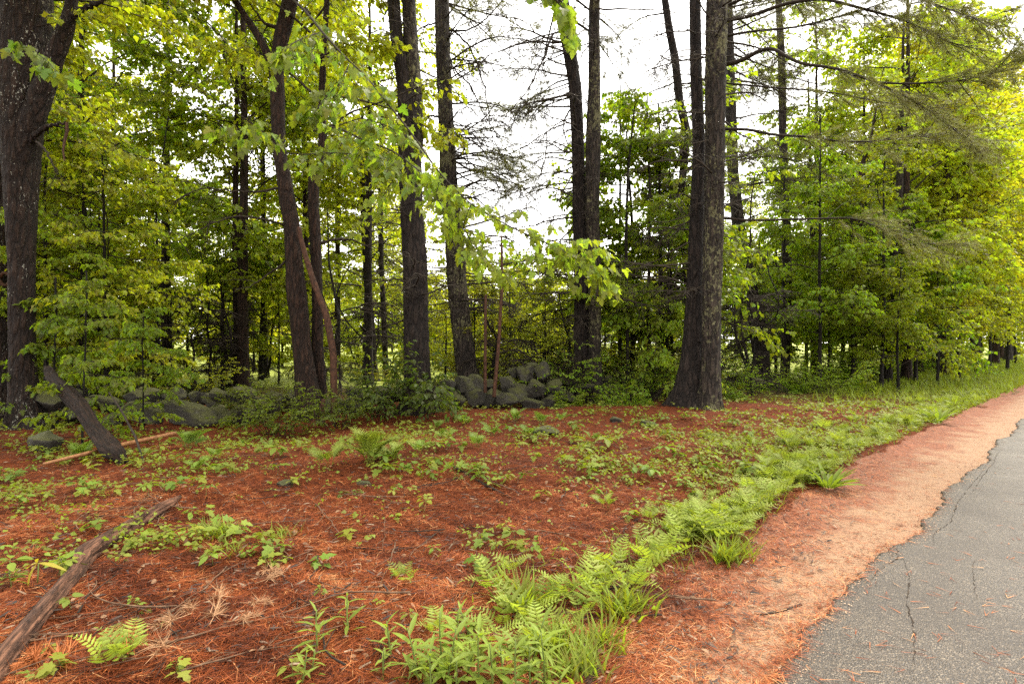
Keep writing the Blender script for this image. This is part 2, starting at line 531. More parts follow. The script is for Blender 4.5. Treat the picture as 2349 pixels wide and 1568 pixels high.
# ------------------------------------------------------------------ the ground
def grow(a, b, step, g, lim_lo, lim_hi):
    mid = np.arange(a, b, step)
    lo, hi, s = [], [], step
    x = a
    while x > lim_lo:
        s *= g; x -= s; lo.append(x)
    x, s = mid[-1], step
    while x < lim_hi:
        s *= g; x += s; hi.append(x)
    return np.concatenate([lo[::-1], mid, hi])
gx = grow(-7, 9, .07, 1.09, -420, 420)
gy = grow(1.2, 12.5, .07, 1.09, -160, 620)
XX, YY = np.meshgrid(gx, gy)
ZZ = ground_h(XX, YY) - .004
nx, ny = len(gx), len(gy)
ii = (np.arange(ny - 1)[:, None] * nx + np.arange(nx - 1)[None]).ravel()
gq = np.stack([ii, ii + 1, ii + nx + 1, ii + nx], 1)
o = link("forest_floor", mesh("forest_floor", np.stack([XX, YY, ZZ], -1).reshape(-1, 3), gq, litter_ground()), kind='structure')

# meadow behind the trees
mx = np.array([-420, -60, -20, -6, 4, 14, 40, 420.]); my = np.array([20.5, 30, 45, 80, 160, 620.])
MX, MY = np.meshgrid(mx, my)
MY = MY + np.where(MY < 25, 1.5 * np.sin(MX * .21) + .25 * np.maximum(MX, 0), 0)
ii = (np.arange(len(my) - 1)[:, None] * len(mx) + np.arange(len(mx) - 1)[None]).ravel()
link("meadow", mesh("meadow", np.stack([MX, MY, np.full_like(MX, .05)], -1).reshape(-1, 3),
                    np.stack([ii, ii + 1, ii + len(mx) + 1, ii + len(mx)], 1), meadow_mat()), kind='structure')

# gravel shoulder: strip between the road and the grass
ss = np.concatenate([np.arange(-12, 1.5, .25), np.arange(1.5, 16, .045), np.arange(16, 200, .8)])
tt = np.linspace(0, 1, 22)
S_, T_ = np.meshgrid(ss, tt, indexing='ij')
E0 = road_edge(S_) - .35
E1 = grass_edge(S_) + .10 + .06 * np.sin(S_ * 7) * np.sin(S_ * 2.1)
E_ = E0 + (E1 - E0) * T_
X_, Y_ = from_se(S_, E_)
Z_ = ground_h(X_, Y_) + .004 - .03 * sstep(.9, 1., T_)
ii = (np.arange(len(ss) - 1)[:, None] * len(tt) + np.arange(len(tt) - 1)[None]).ravel()
me = mesh("road_shoulder", np.stack([X_, Y_, Z_], -1).reshape(-1, 3), np.stack([ii, ii + len(tt), ii + len(tt) + 1, ii + 1], 1), shoulder_mat())
at = me.attributes.new('across', 'FLOAT', 'POINT')
at.data.foreach_set('value', np.clip((E_ - road_edge(S_)) / (grass_edge(S_) - road_edge(S_)), 0, 1).ravel().astype(np.float32))
link("road_shoulder", me, kind='structure')

# asphalt with a broken edge, a slab with real thickness
er = road_edge(ss)
rows = [(-.10, 1), (-.0, 1)]
prof = [(0.0, -.03), (.004, .006), (.03, .014), (.12, .017), (.4, .020), (1.2, .024), (2.6, .034), (5.2, .020), (5.25, -.03)]
RV = []
for d_, z_ in prof:
    x_, y_ = from_se(ss, er - d_)
    RV.append(np.stack([x_, y_, np.full_like(x_, z_) + (.002 * np.sin(ss * 11) if .01 < d_ < .3 else 0)], -1))
RV = np.stack(RV, 1)
k = len(prof)
ii = (np.arange(len(ss) - 1)[:, None] * k + np.arange(k - 1)[None]).ravel()
road = link("road", mesh("road", RV.reshape(-1, 3), np.stack([ii, ii + 1, ii + k + 1, ii + k], 1), asphalt_mat()), kind='structure')
# cracks: strips laid on the asphalt, recess shade put into their dark colour
CRACK = plain_mat("crack_shade", (.008, .007, .005), (.045, .03, .02), 60, .95, .3)
def crack(pts, w):
    pts = np.array([np.array(G(*p)) for p in pts])
    n = max(12, int(np.linalg.norm(np.diff(pts, axis=0), axis=1).sum() / .025))
    tp = np.linspace(0, len(pts) - 1, n)
    p = np.stack([np.interp(tp, np.arange(len(pts)), pts[:, i]) for i in range(2)], 1)
    p += np.cumsum(rng.normal(0, .004, p.shape), 0) * .5 + rng.normal(0, .004, p.shape)
    d = unit(np.gradient(p, axis=0)); nn = np.stack([-d[:, 1], d[:, 0]], 1)
    ww = w * .62 * np.maximum(0, rng.normal(.55, .5, n))[:, None] * np.sin(np.linspace(.15, 3.0, n))[:, None]
    s_, e_ = se(p[:, 0], p[:, 1])
    z = np.interp(road_edge(s_) - e_, [a for a, b in prof], [b for a, b in prof]) + .004
    a, b = p - nn * ww, p + nn * ww
    V = np.concatenate([np.column_stack([a, z]), np.column_stack([b, z])])
    i = np.arange(n - 1)
    link("crack", mesh("crack", V, np.stack([i, i + n, i + n + 1, i + 1], 1), CRACK), road)
crack([(2090, 1568), (2095, 1470), (2075, 1400), (2080, 1340), (2062, 1275)], .006)
crack([(2140, 1262), (2135, 1235), (2180, 1200), (2195, 1150), (2230, 1110), (2262, 1060)], .006)
crack([(2215, 1150), (2270, 1075), (2300, 1030)], .005)
crack([(1985, 1345), (2030, 1310), (2060, 1290), (2058, 1265), (2038, 1258)], .007)
crack([(2240, 1390), (2236, 1330), (2246, 1290)], .004)

# far side of the road
x0, y0 = from_se(np.array([-14., 90.]), np.array([-4.05, -4.05]))
x1, y1 = from_se(np.array([-14., 90.]), np.array([-9., -9.]))
link("far_verge", mesh("far_verge", np.array([[x0[0], y0[0], .012], [x0[1], y0[1], .012], [x1[1], y1[1], .012], [x1[0], y1[0], .012]]), np.array([[0, 3, 2, 1]]), meadow_mat()), kind='structure')

# ------------------------------------------------------------------ trunks
def trunk_mesh(name, pts, rad, mat, sides=30, flare=0.0, step=.07, seed=0, ridge=.07, roots=5):
    """lofted trunk: pts (n,3) local to the tree base, rad (n,)"""
    pts = np.asarray(pts, float); rad = np.asarray(rad, float)
    seg = np.concatenate([[0], np.cumsum(np.linalg.norm(np.diff(pts, axis=0), axis=1))])
    n = max(6, int(seg[-1] / step))
    # denser rings low down
    tq = np.linspace(0, 1, n) * seg[-1]
    def sm(v):
        a = np.interp(tq, seg, v)
        w = max(3, int(.5 / step)) | 1
        k = np.hanning(w + 2)[1:-1]; k /= k.sum()
        ap = np.pad(a, w // 2, mode='reflect', reflect_type='odd')
        return np.convolve(ap, k, 'valid')
    c = np.stack([sm(pts[:, i]) for i in range(3)], 1)
    r = np.maximum(sm(rad), .004)
    th = np.arange(sides) / sides * 2 * np.pi
    r2 = np.random.default_rng(seed)
    ph = r2.uniform(0, 6.28, 8)
    zz = tq[:, None]
    A = th[None] + .25 * np.sin(zz * .9 + ph[0]) * .3
    lump = .05 * np.sin(2 * A + ph[1] + zz * .6) + .035 * np.sin(3 * A + ph[2] - zz * 1.1)
    q3 = np.stack([np.cos(th)[None] * r[:, None] * 24 + 0 * zz, np.sin(th)[None] * r[:, None] * 24 + 0 * zz, zz * 4.0 + 0 * th[None]], -1)
    rd = 1 - np.abs(wob(q3 + seed, 1.0)) ** .6
    fl = 1.2 * flare * np.exp(-np.maximum(zz - .12, 0) / .30) * (.55 + .8 * np.maximum(0, np.sin(roots * th[None] + ph[3])) ** 1.5 + .3 * np.sin(2 * th[None] + ph[4]))
    rr = r[:, None] * (1 + lump + ridge * (rd - .5) * 2 + fl)
    V = np.stack([c[:, None, 0] + rr * np.cos(th), c[:, None, 1] + rr * np.sin(th), np.broadcast_to(c[:, None, 2], rr.shape)], -1).reshape(-1, 3)
    i = np.arange(n - 1)[:, None] * sides; j = np.arange(sides)[None]; kk = (j + 1) % sides
    Q = np.stack([i + j, i + kk, i + sides + kk, i + sides + j], -1).reshape(-1, 4)
    V = np.vstack([V, c[-1:]])
    jj = np.arange(sides)
    T = np.stack([np.full(sides, len(V) - 1), (n - 1) * sides + jj, (n - 1) * sides + (jj + 1) % sides], 1)
    return mesh(name, V, [Q, T], mat)

def px_trunk(base, pix, d, top_z, lean=None, d_top=None):
    """pix: (x, y, width) from the ground up -> local points, radii"""
    pts, rad = [], []
    for i, (x, y, w) in enumerate(pix):
        dd = d if d_top is None else d + (d_top - d) * i / (len(pix) - 1)
        p = P(x, y, dd)
        if i == 0: p[2] = min(p[2], ground_h(p[0], p[1])) - .15
        pts.append(p - base); rad.append(w / 2 / FPX * dd)
    if top_z:
        a, b = pts[-2], pts[-1]
        dirv = unit(b - a) * .6 + np.array([0, 0, .55]); dirv = dirv / dirv[2]
        h = top_z - (b[2] + base[2])
        if h > 0:
            pts += [b + dirv * h * .5, b + dirv * h]
            rad += [rad[-1] * .62, min(.03, rad[-1] * .3)]
    return np.array(pts), np.array(rad)

# ------------------------------------------------------------------ branch and spray generators
def curve_path(p0, d0, L, n, droop=0., wig=.08, r=rng):
    p = [np.asarray(p0, float)]
    d = unit(d0)
    for i in range(n):
        d = unit(d + np.array([0, 0, -droop / n]) + r.normal(0, wig, 3))
        p.append(p[-1] + d * L / n)
    return np.array(p)

def bare_branch(r, L, r0=.02, depth=2, droop=.4, dens=5, wig=.14):
    """dead conifer branch along +x; returns MB"""
    mb = MB()
    def rec(p0, d0, L, rad, lev):
        n = 7 if lev == depth else (5 if lev else 3)
        path = curve_path(p0, d0, L, n, droop * r.uniform(.3, 1.3), wig, r)
        mb.tube(path, np.linspace(rad, max(rad * .2, .0022), n + 1), 5 if lev == depth else 3, r.random(), False)
        if lev > 0:
            for k in range(int(dens * (1.6 if lev == depth else 1) * r.uniform(.7, 1.3))):
                t = r.uniform(.15, .98)
                i = min(int(t * n), n - 1)
                p = path[i] + (path[i + 1] - path[i]) * (t * n - i)
                d = unit(path[i + 1] - path[i])
                side = unit(np.cross(d, [0, 0, 1])) * r.choice([-1, 1])
                dd = d * r.uniform(.3, .9) + side * r.uniform(.5, 1.) + np.array([0, 0, r.uniform(-.6, .25)])
                rec(p, dd, L * r.uniform(.2, .5) * (1.15 - .5 * t), max(rad * .42, .0025), lev - 1)
    rec(np.zeros(3), np.array([1, 0, .12]), L, r0, depth)
    return mb

def leaf_spray(mb_w, L_, path, r, twigs, tlen, nl, size, out=None, droop=.55, sides=3, rad=.004, flat=.25):
    """side twigs with leaves along a branch path; wood into mb_w, leaf frames appended to L_"""
    n = len(path) - 1
    for k in range(twigs):
        t = .2 + .8 * (k + r.random()) / twigs
        i = min(int(t * n), n - 1)
        p = path[i] + (path[i + 1] - path[i]) * (t * n - i)
        d = unit(path[i + 1] - path[i])
        side = unit(np.cross(d, [0, 0, 1.])) * (1 if k % 2 else -1)
        dd = d * r.uniform(.35, .9) + side * r.uniform(.4, 1.) * (1 if t < .97 else .2) + np.array([0, 0, r.uniform(-flat, flat * .7)])
        l = tlen * r.uniform(.6, 1.2) * (1.15 - .45 * t)
        tp = curve_path(p, dd, l, 4, .35, .1, r)
        if mb_w is not None:
            mb_w.tube(tp, np.linspace(rad, rad * .4, 5), sides, r.random(), False)
        m = max(2, int(nl * r.uniform(.7, 1.3)))
        tl = np.sort(r.uniform(.15, 1.0, m))
        q = np.stack([np.interp(tl * 4, np.arange(5), tp[:, a]) for a in range(3)], 1)
        td = unit(tp[-1] - tp[0])
        sd_ = unit(np.cross(td, [0, 0, 1.]))
        sg = np.where(np.arange(m) % 2, 1., -1.)[:, None]
        X = td * r.uniform(.2, .9, (m, 1)) + sd_ * sg * r.uniform(.3, 1., (m, 1)) + np.array([0, 0, -1.]) * droop * r.uniform(.3, 1.6, (m, 1)) + r.normal(0, .15, (m, 3))
        X = unit(X)
        N = np.array([0, 0, 1.]) + r.normal(0, .45, (m, 3))
        q = q + unit(X * [1, 1, .2]) * size * r.uniform(.2, .55, (m, 1))
        L_.append((q, X, N, size * r.uniform(.65, 1.2, m), r.random(m)))

def cat_leaves(L_):
    return [np.concatenate([l[i] for l in L_]) for i in range(5)]

def crown_gen(seed, z0, z1, nbr, blen, twigs, tlen, nl, size, tmpl, elev=(5, 35), profile='round', wood=TWIG_DARK, br_r=.03, droop=.5, bdroop=.35, ns=4, stw=6, off=0.0):
    """broadleaf crown round the local z axis with two orders of branches; returns (branch mesh, leaf mesh)"""
    r = np.random.default_rng(seed)
    mb, L_ = MB(), []
    for b in range(nbr):
        t = (b + r.random()) / nbr
        z = z0 + (z1 - z0) * t
        if profile == 'round': f = math.sqrt(max(.12, 1 - (2 * t - .8) ** 2 / 1.6))
        elif profile == 'cone': f = 1.1 - .7 * t
        else: f = .55 + .45 * math.sin(t * 3)
        az = b * 2.399 + r.normal(0, .5)
        el = R(r.uniform(*elev))
        d = np.array([math.cos(az) * math.cos(el), math.sin(az) * math.cos(el), math.sin(el)])
        l = blen * f * r.uniform(.5, 1.3)
        path = curve_path((0, 0, z), d, l, 7, bdroop * r.uniform(.2, 1.6), .11, r)
        mb.tube(path, np.linspace(br_r * (.5 + f * .5), .006, 8), 4, r.random(), False)
        leaf_spray(mb, L_, path, r, twigs, tlen, nl, size, droop=droop, flat=.5)
        for k in range(ns):
            u = r.uniform(.25, .9)
            i = min(int(u * 7), 6)
            dd = unit(path[i + 1] - path[i])
            sd_ = unit(np.cross(dd, [0, 0, 1.])) * (1 if k % 2 else -1)
            p2 = curve_path(path[i], dd * r.uniform(.4, 1) + sd_ * r.uniform(.3, 1) + np.array([0, 0, r.uniform(-.35, .6)]), l * r.uniform(.3, .6) * (1.25 - .6 * u), 5, bdroop, .1, r)
            mb.tube(p2, np.linspace(br_r * .4, .004, 6), 3, r.random(), False)
            leaf_spray(mb, L_, p2, r, stw, tlen * .8, nl, size, droop=droop, flat=.5)
    q = cat_leaves(L_)
    ml = MB(); ml.leaves(tmpl, *q)
    return mb.mesh("branches", wood), ml.mesh("foliage", LEAF, False)

def simple_trunk(seed, H, r0, mat, sides=10, bend=.25):
    r = np.random.default_rng(seed)
    n = 8
    z = np.linspace(-.15, H, n)
    x = np.cumsum(r.normal(0, bend / n, n)); y = np.cumsum(r.normal(0, bend / n, n))
    x -= x[0]; y -= y[0]
    return trunk_mesh("trunk", np.stack([x, y, z], 1), np.linspace(r0, .02, n), mat, sides, .5, .2, seed, .05, 4)

# ---- shared parts
DEAD = [bare_branch(np.random.default_rng(100 + i), 1.0 if i < 5 else 1.0, .013, 2, [.3, .5, .8, .2, .6, .9][i], 6).mesh("branch", TWIG) for i in range(6)]
DEADBIG = [bare_branch(np.random.default_rng(120 + i), 1.0, .018, 2, [.2, .5, .9][i], 9, .12).mesh("branch", TWIG_DARK) for i in range(3)]

def tufts(r, mb, base, dirs, size, nn=14):
    """white-pine needle tufts: thin blades fanned about each twig tip"""
    m = len(base)
    B = np.repeat(base, nn, 0)
    D = np.repeat(unit(dirs), nn, 0)
    X = unit(D * r.uniform(.25, 1.1, (m * nn, 1)) + r.normal(0, .55, (m * nn, 3)))
    N = r.normal(0, 1, (m * nn, 3))
    S = size * r.uniform(.7, 1.15, m * nn)
    t = (np.array([[0, .027, 0], [0, -.027, 0], [1, 0, 0]], float), np.array([[0, 1, 2]]))
    mb.leaves(t, B - D * r.uniform(0, .05, (m * nn, 1)), X, N, S, np.repeat(r.random(m), nn))

def needle_bough(r, path, rad0, twigs, tlen, size=.10, nn=14, start=.35, mbw=None, mbn=None):
    mbw = mbw or MB(); mbn = mbn or MB()
    n = len(path) - 1
    mbw.tube(path, np.linspace(rad0, .006, n + 1), 6, .5, False)
    B, D = [], []
    for k in range(twigs):
        t = start + (1 - start) * (k + r.random()) / twigs
        i = min(int(t * n), n - 1)
        p = path[i] + (path[i + 1] - path[i]) * (t * n - i)
        d = unit(path[i + 1] - path[i])
        side = unit(np.cross(d, [0, 0, 1.])) * (1 if k % 2 else -1)
        dd = d * r.uniform(.6, 1.1) + side * r.uniform(.2, .9) + np.array([0, 0, r.uniform(-.25, .35)])
        l = tlen * r.uniform(.5, 1.2)
        tp = curve_path(p, dd, l, 4, .2, .08, r)
        mbw.tube(tp, np.linspace(.006, .002, 5), 3, r.random(), False)
        for _ in range(3):
            a = r.uniform(.3, 1.)
            q = np.array([np.interp(a * 4, np.arange(5), tp[:, c]) for c in range(3)])
            d2 = unit(tp[-1] - tp[0]) + r.normal(0, .35, 3)
            e2 = curve_path(q, d2, l * r.uniform(.25, .5), 2, .1, .1, r)
            mbw.tube(e2, np.array([.003, .0025, .0015]), 3, r.random(), False)
            for f in (.35, .7, 1.0):
                B.append(q + (e2[-1] - q) * f); D.append(e2[-1] - q)
        for f in (.5, .75, 1.):
            B.append(np.array([np.interp(f * 4, np.arange(5), tp[:, c]) for c in range(3)])); D.append(tp[-1] - tp[-2])
    tufts(r, mbn, np.array(B), np.array(D), size, nn)
    return mbw, mbn

BOUGH = []
for i in range(4):
    r = np.random.default_rng(200 + i)
    pth = curve_path((0, 0, 0), (1, 0, .25), 2.6, 7, .5, .07, r)
    w, nn_ = needle_bough(r, pth, .03, 20, .75, .11, 12, .25)
    BOUGH.append((w.mesh("branch", TWIG_DARK), nn_.mesh("needles", NEEDLE, False)))

def add_dead(tree, trunk_pts, zlo, zhi, n, r, Lr=(1.0, 2.4), az=None, meshes=DEAD, name="branch"):
    """copies of the bare branch meshes round a trunk"""
    for _ in range(n):
        z = r.uniform(zlo, zhi)
        c = np.array([np.interp(z, trunk_pts[:, 2], trunk_pts[:, a]) for a in range(2)])
        a = r.uniform(*az) if az else r.uniform(0, 6.283)
        L = r.uniform(*Lr)
        b = link(name, meshes[r.integers(len(meshes))], tree, loc=(c[0], c[1], z))
        b.rotation_euler = (r.uniform(-.4, .4), r.uniform(-.25, .35), a)
        b.scale = (L, L, L)
def add_boughs(tree, trunk_pts, zlo, zhi, n, r, sc=(.8, 1.6), color=PG, az=None):
    for _ in range(n):
        z = r.uniform(zlo, zhi)
        c = np.array([np.interp(z, trunk_pts[:, 2], trunk_pts[:, a]) for a in range(2)])
        w, nd = BOUGH[r.integers(4)]
        s = r.uniform(*sc)
        b = link("branch", w, tree, loc=(c[0], c[1], z))
        b.rotation_euler = (r.uniform(-.2, .2), r.uniform(-.15, .2), r.uniform(*az) if az else r.uniform(0, 6.283))
        b.scale = (s, s, s)
        link("needles", nd, b, color=color)

def hero_branch(tree, base, pix, r0=.02, mat=TWIG_DARK, sub=8, r=rng, name="branch", sublen=.5, droop=.5, sdepth=1):
    """bare branch through picture points (x, y, depth)"""
    pts = np.array([P(*p) for p in pix]) - base
    mb = MB()
    n = max(10, len(pts) * 4)
    tp = np.linspace(0, len(pts) - 1, n)
    path = np.stack([np.interp(tp, np.arange(len(pts)), pts[:, a]) for a in range(3)], 1)
    path[1:-1] = (path[:-2] + 2 * path[1:-1] + path[2:]) / 4
    path += r.normal(0, .012, path.shape)
    mb.tube(path, np.linspace(r0, r0 * .25, n), 6, .5, False)
    for k in range(sub):
        i = r.integers(n // 5, n - 1)
        d = unit(path[min(i + 1, n - 1)] - path[i - 1])
        dd = d * r.uniform(.2, .9) + r.normal(0, .6, 3) + np.array([0, 0, -.25])
        q = curve_path(path[i], dd, sublen * r.uniform(.5, 1.5), 5, droop, .12, r)
        mb.tube(q, np.linspace(r0 * .35, .0025, 6), 4, .5, False)
        for _ in range(3 * sdepth):
            j = r.integers(1, 5)
            q2 = curve_path(q[j], unit(q[j] - q[j - 1]) + r.normal(0, .6, 3), sublen * r.uniform(.2, .6), 3, droop, .12, r)
            mb.tube(q2, np.linspace(r0 * .15 + .0015, .0018, 4), 3, .5, False)
    b = link(name, mb.mesh(name, mat), tree)
    return b, path

# ------------------------------------------------------------------ main trees
def depth_of(y): return CAM_H * FPX / (y - CY)
def tree_at(name, x, y, label, cat="tree", group=None):
    b = G(x, y)
    return root(name, b, label, cat, group), b

# 1 pine, right, two fused trunks
T, B = tree_at("pine_tree", 1622, 938, "large twin-trunk pine with pale lichen patches standing beside the roadside slope", "pine tree")
d = B[1]
ptsG, radG = px_trunk(B, [(1628, 940, 46), (1631, 860, 42), (1633, 700, 40), (1637, 500, 41), (1641, 300, 42), (1642, 150, 46), (1644, 0, 48)], d, 19)
link("trunk", trunk_mesh("trunk", ptsG, radG, BARK_LICHEN, 36, .55, .06, 1), T)
p2, r2_ = px_trunk(B, [(1576, 928, 66), (1587, 820, 46), (1592, 700, 37), (1598, 520, 32), (1604, 340, 28), (1596, 160, 26), (1594, 0, 24)], d + .45, 17)
link("trunk", trunk_mesh("trunk", p2, r2_, BARK_PINE, 32, .55, .06, 2), T)
r = np.random.default_rng(21)
add_dead(T, ptsG, 2.6, 9.2, 34, r, (.8, 2.2))
add_dead(T, p2, 2.2, 9.0, 18, r, (.8, 2.0), az=(1.8, 4.4))
for pix, r0, st, tw in [
    ([(1650, 50, 12.5), (1722, 38, 12), (1800, 8, 11.5), (1880, -4, 11.1), (1923, 5, 10.9), (1990, 23, 10.6), (2040, 37, 10.4), (2084, 50, 10.2), (2124, 70, 10), (2174, 97, 9.8), (2240, 112, 9.6)], .042, .5, 34),
    ([(1655, 150, 12.5), (1700, 140, 12.2), (1742, 116, 11.9), (1772, 110, 11.6), (1806, 131, 11.3), (1839, 147, 11), (1923, 157, 10.6), (2007, 188, 10.2), (2084, 224, 9.9), (2141, 261, 9.7), (2191, 298, 9.5), (2230, 330, 9.4)], .05, .58, 40),
    ([(2007, 189, 10.2), (2080, 193, 9.9), (2174, 188, 9.6), (2258, 176, 9.3), (2300, 150, 9.1)], .02, .35, 26),
    ([(1655, 296, 12.5), (1722, 297, 12.2), (1772, 310, 12), (1856, 313, 11.6), (1923, 325, 11.2), (2007, 325, 10.9), (2100, 311, 10.6), (2180, 318, 10.4)], .036, .4, 30),
    ([(1655, 85, 12.5), (1722, 72, 12), (1822, 64, 11.4), (1906, 44, 11), (1990, 20, 10.6), (2070, -10, 10.2)], .03, .4, 22),
    ([(1655, 190, 12.6), (1760, 200, 12.4), (1900, 210, 12), (2050, 240, 11.8), (2180, 250, 11.6)], .022, .4, 24),
    ([(1655, 500, 12.6), (1722, 506, 12.3), (1856, 502, 12), (1956, 499, 11.8), (2023, 523, 11.6), (2107, 560, 11.5), (2190, 560, 11.3)], .03, .5, 30),
    ([(1655, 20, 12.6), (1760, -30, 12.0), (1900, -50, 11), (2060, -20, 10), (2200, 30, 9.4), (2290, 60, 9.2)], .04, .5, 34)]:
    path = np.array([P(*p) for p in pix]) - B
    n = len(path) * 3
    tq = np.linspace(0, len(path) - 1, n)
    path = np.stack([np.interp(tq, np.arange(len(path)), path[:, a]) for a in range(3)], 1)
    path[1:-1] = (path[:-2] + 2 * path[1:-1] + path[2:]) / 4
    w, nd = needle_bough(r, path, r0, int(tw * 1.5), .72, .10, 18, st * .85)
    for k in range(9):                       # bare side twigs nearer the trunk
        i = r.integers(3, n - 4)
        q = curve_path(path[i], unit(path[i + 1] - path[i]) + r.normal(0, .5, 3), r.uniform(.4, 1.3), 5, .5, .12, r)
        w.tube(q, np.linspace(.009, .002, 6), 3, .5, False)
    b = link("branch", w.mesh("branch", TWIG_DARK), T)
    link("needles", nd.mesh("needles", NEEDLE, False), b, color=(.15, .15, .045))
add_boughs(T, ptsG, 10, 18, 22, r, (1., 1.7))

# 2 pine pair, middle
T, B = tree_at("pine_tree", 1348, 922, "pine with two straight dark trunks and bare twigs left of the lichened twin pine", "pine tree")
d = B[1]
ptsF, radF = px_trunk(B, [(1333, 915, 38), (1334, 800, 34), (1334, 640, 34), (1329, 480, 32), (1326, 335, 29), (1319, 200, 28), (1299, 67, 30), (1290, 0, 28)], d + .3, 18)
link("trunk", trunk_mesh("trunk", ptsF, radF, BARK_PINE, 30, .4, .06, 3), T)
p2, r2_ = px_trunk(B, [(1366, 922, 34), (1365, 800, 30), (1364, 640, 30), (1358, 480, 32), (1361, 335, 33), (1363, 200, 26), (1363, 67, 25), (1364, 0, 25)], d, 18)
link("trunk", trunk_mesh("trunk", p2, r2_, BARK_LICHEN, 30, .4, .06, 4), T)
r = np.random.default_rng(22)
for pix, r0 in [
    ([(1318, 280, 14.6), (1290, 285, 14.4), (1255, 302, 14.2), (1200, 340, 13.9), (1137, 366, 13.6), (1090, 395, 13.4)], .022),
    ([(1255, 302, 14.2), (1252, 360, 14.1), (1238, 410, 14), (1215, 455, 13.9), (1190, 510, 13.8)], .018),
    ([(1268, 75, 14.5), (1248, 130, 14.3), (1222, 190, 14.1), (1172, 255, 13.9), (1130, 275, 13.7)], .026),
    ([(1172, 255, 13.9), (1185, 285, 13.8), (1260, 320, 13.7)], .014),
    ([(1305, 350, 14.7), (1250, 325, 14.3), (1180, 330, 14), (1120, 360, 13.8)], .018),
    ([(1300, 120, 14.7), (1230, 95, 14.3), (1160, 85, 14), (1080, 90, 13.8)], .02),
    ([(1320, 430, 14.7), (1260, 440, 14.4), (1190, 480, 14.1), (1130, 520, 13.9)], .018),
    ([(1320, 395, 14.7), (1300, 420, 14.4), (1275, 480, 14.2), (1255, 540, 14.1)], .022),
    ([(1372, 22, 14.4), (1450, 22, 14.2), (1520, 22, 14), (1580, 40, 13.8)], .022),
    ([(1372, 620, 14.4), (1430, 625, 14.3), (1500, 640, 14.2), (1570, 640, 14.0)], .03),
    ([(1372, 672, 14.4), (1450, 690, 14.2), (1530, 706, 14.0)], .034)]:
    hero_branch(T, B, pix, r0, TWIG_DARK, 9, r, sublen=.7, droop=.6)
add_dead(T, ptsF, 2.2, 11, 50, r, (1.1, 2.7), az=(1.8, 4.5))
add_dead(T, p2, 2.2, 11, 26, r, (.7, 1.6))
add_boughs(T, ptsF, 6.0, 10.5, 7, r, (.7, 1.0), (.13, .13, .045), az=(2.0, 4.2))
add_boughs(T, ptsF, 10.5, 17.5, 14, r, (1., 1.6))

# 3 pine, left of centre, forked
T, B = tree_at("pine_tree", 962, 942, "tall forked pine with leafy shrub growing round its foot by the stone wall", "pine tree")
d = B[1]
ptsC, radC = px_trunk(B, [(962, 942, 66), (957, 860, 58), (953, 720, 53), (952, 600, 53), (945, 480, 48), (938, 301, 50), (928, 200, 34), (911, 100, 30), (902, 0, 30)], d, 19)
link("trunk", trunk_mesh("trunk", ptsC, radC, BARK_PINE, 34, .45, .06, 5), T)
p2, r2_ = px_trunk(B, [(950, 420, 20), (953, 330, 34), (950, 200, 36), (943, 100, 34), (938, 0, 32)], d + .1, 17)
p2[0][2] = P(950, 420, d)[2] - B[2]
link("trunk", trunk_mesh("trunk", p2, r2_, BARK_LICHEN, 28, 0, .06, 6), T)
r = np.random.default_rng(23)
add_dead(T, ptsC, 1.5, 3.5, 10, r, (.8, 2.0))
add_dead(T, ptsC, 3.5, 9.5, 26, r, (.6, 1.8))
hero_branch(T, B, [(935, 425, 12.5), (895, 400, 12.3), (850, 385, 12.1), (800, 370, 12)], .035, TWIG_DARK, 6, r)
hero_branch(T, B, [(975, 420, 12.6), (1050, 425, 12.6), (1140, 440, 12.7), (1230, 430, 12.8)], .016, TWIG_DARK, 8, r)
add_boughs(T, ptsC, 10, 18, 16, r, (1., 1.6))

# 4 pine behind the wall, curved
b0 = G(1075, 905)
T = root("pine_tree", b0, "curved leaning pine rising from behind the tumbled stone wall", "pine tree"); B = b0; d = B[1]
ptsD, radD = px_trunk(B, [(1080, 905, 52), (1070, 840, 47), (1060, 760, 44), (1048, 660, 42), (1040, 520, 40), (1030, 420, 40), (1022, 268, 36), (1016, 130, 34), (1014, 0, 32)], d, 20)
link("trunk", trunk_mesh("trunk", ptsD, radD, BARK_LICHEN, 30, .35, .06, 7), T)
r = np.random.default_rng(24)
for pix, r0 in [
    ([(1035, 65, 17), (1080, 110, 16.6), (1110, 190, 16.2), (1125, 290, 16), (1140, 400, 15.8)], .03),
    ([(1035, 150, 17), (1075, 190, 16.6), (1110, 260, 16.3), (1150, 330, 16), (1190, 380, 15.8)], .024),
    ([(1035, 20, 17), (1090, 50, 16.6), (1150, 110, 16.2), (1210, 160, 16)], .026),
    ([(1040, 290, 17), (1065, 330, 16.7), (1080, 400, 16.5), (1090, 480, 16.4)], .03),
    ([(1045, 350, 17), (1100, 390, 16.6), (1160, 440, 16.3), (1220, 510, 16)], .024),
    ([(1010, 50, 17), (970, 60, 16.6), (940, 90, 16.4)], .03),
    ([(1012, 270, 17), (985, 265, 16.6), (955, 290, 16.4)], .04)]:
    hero_branch(T, B, pix, r0, TWIG_DARK, 12, r, sublen=.8, droop=.9)
add_dead(T, ptsD, 2.5, 12, 60, r, (1.2, 2.9), az=(-1.2, 1.2))
add_dead(T, ptsD, 2.5, 12, 16, r, (.8, 2.0), az=(2, 4.2))
for k in range(12):
    pass
add_boughs(T, ptsD, 6.0, 11.5, 12, r, (.8, 1.1), (.17, .17, .05), az=(-.9, .9))
add_boughs(T, ptsD, 12, 19, 14, r, (1., 1.6))

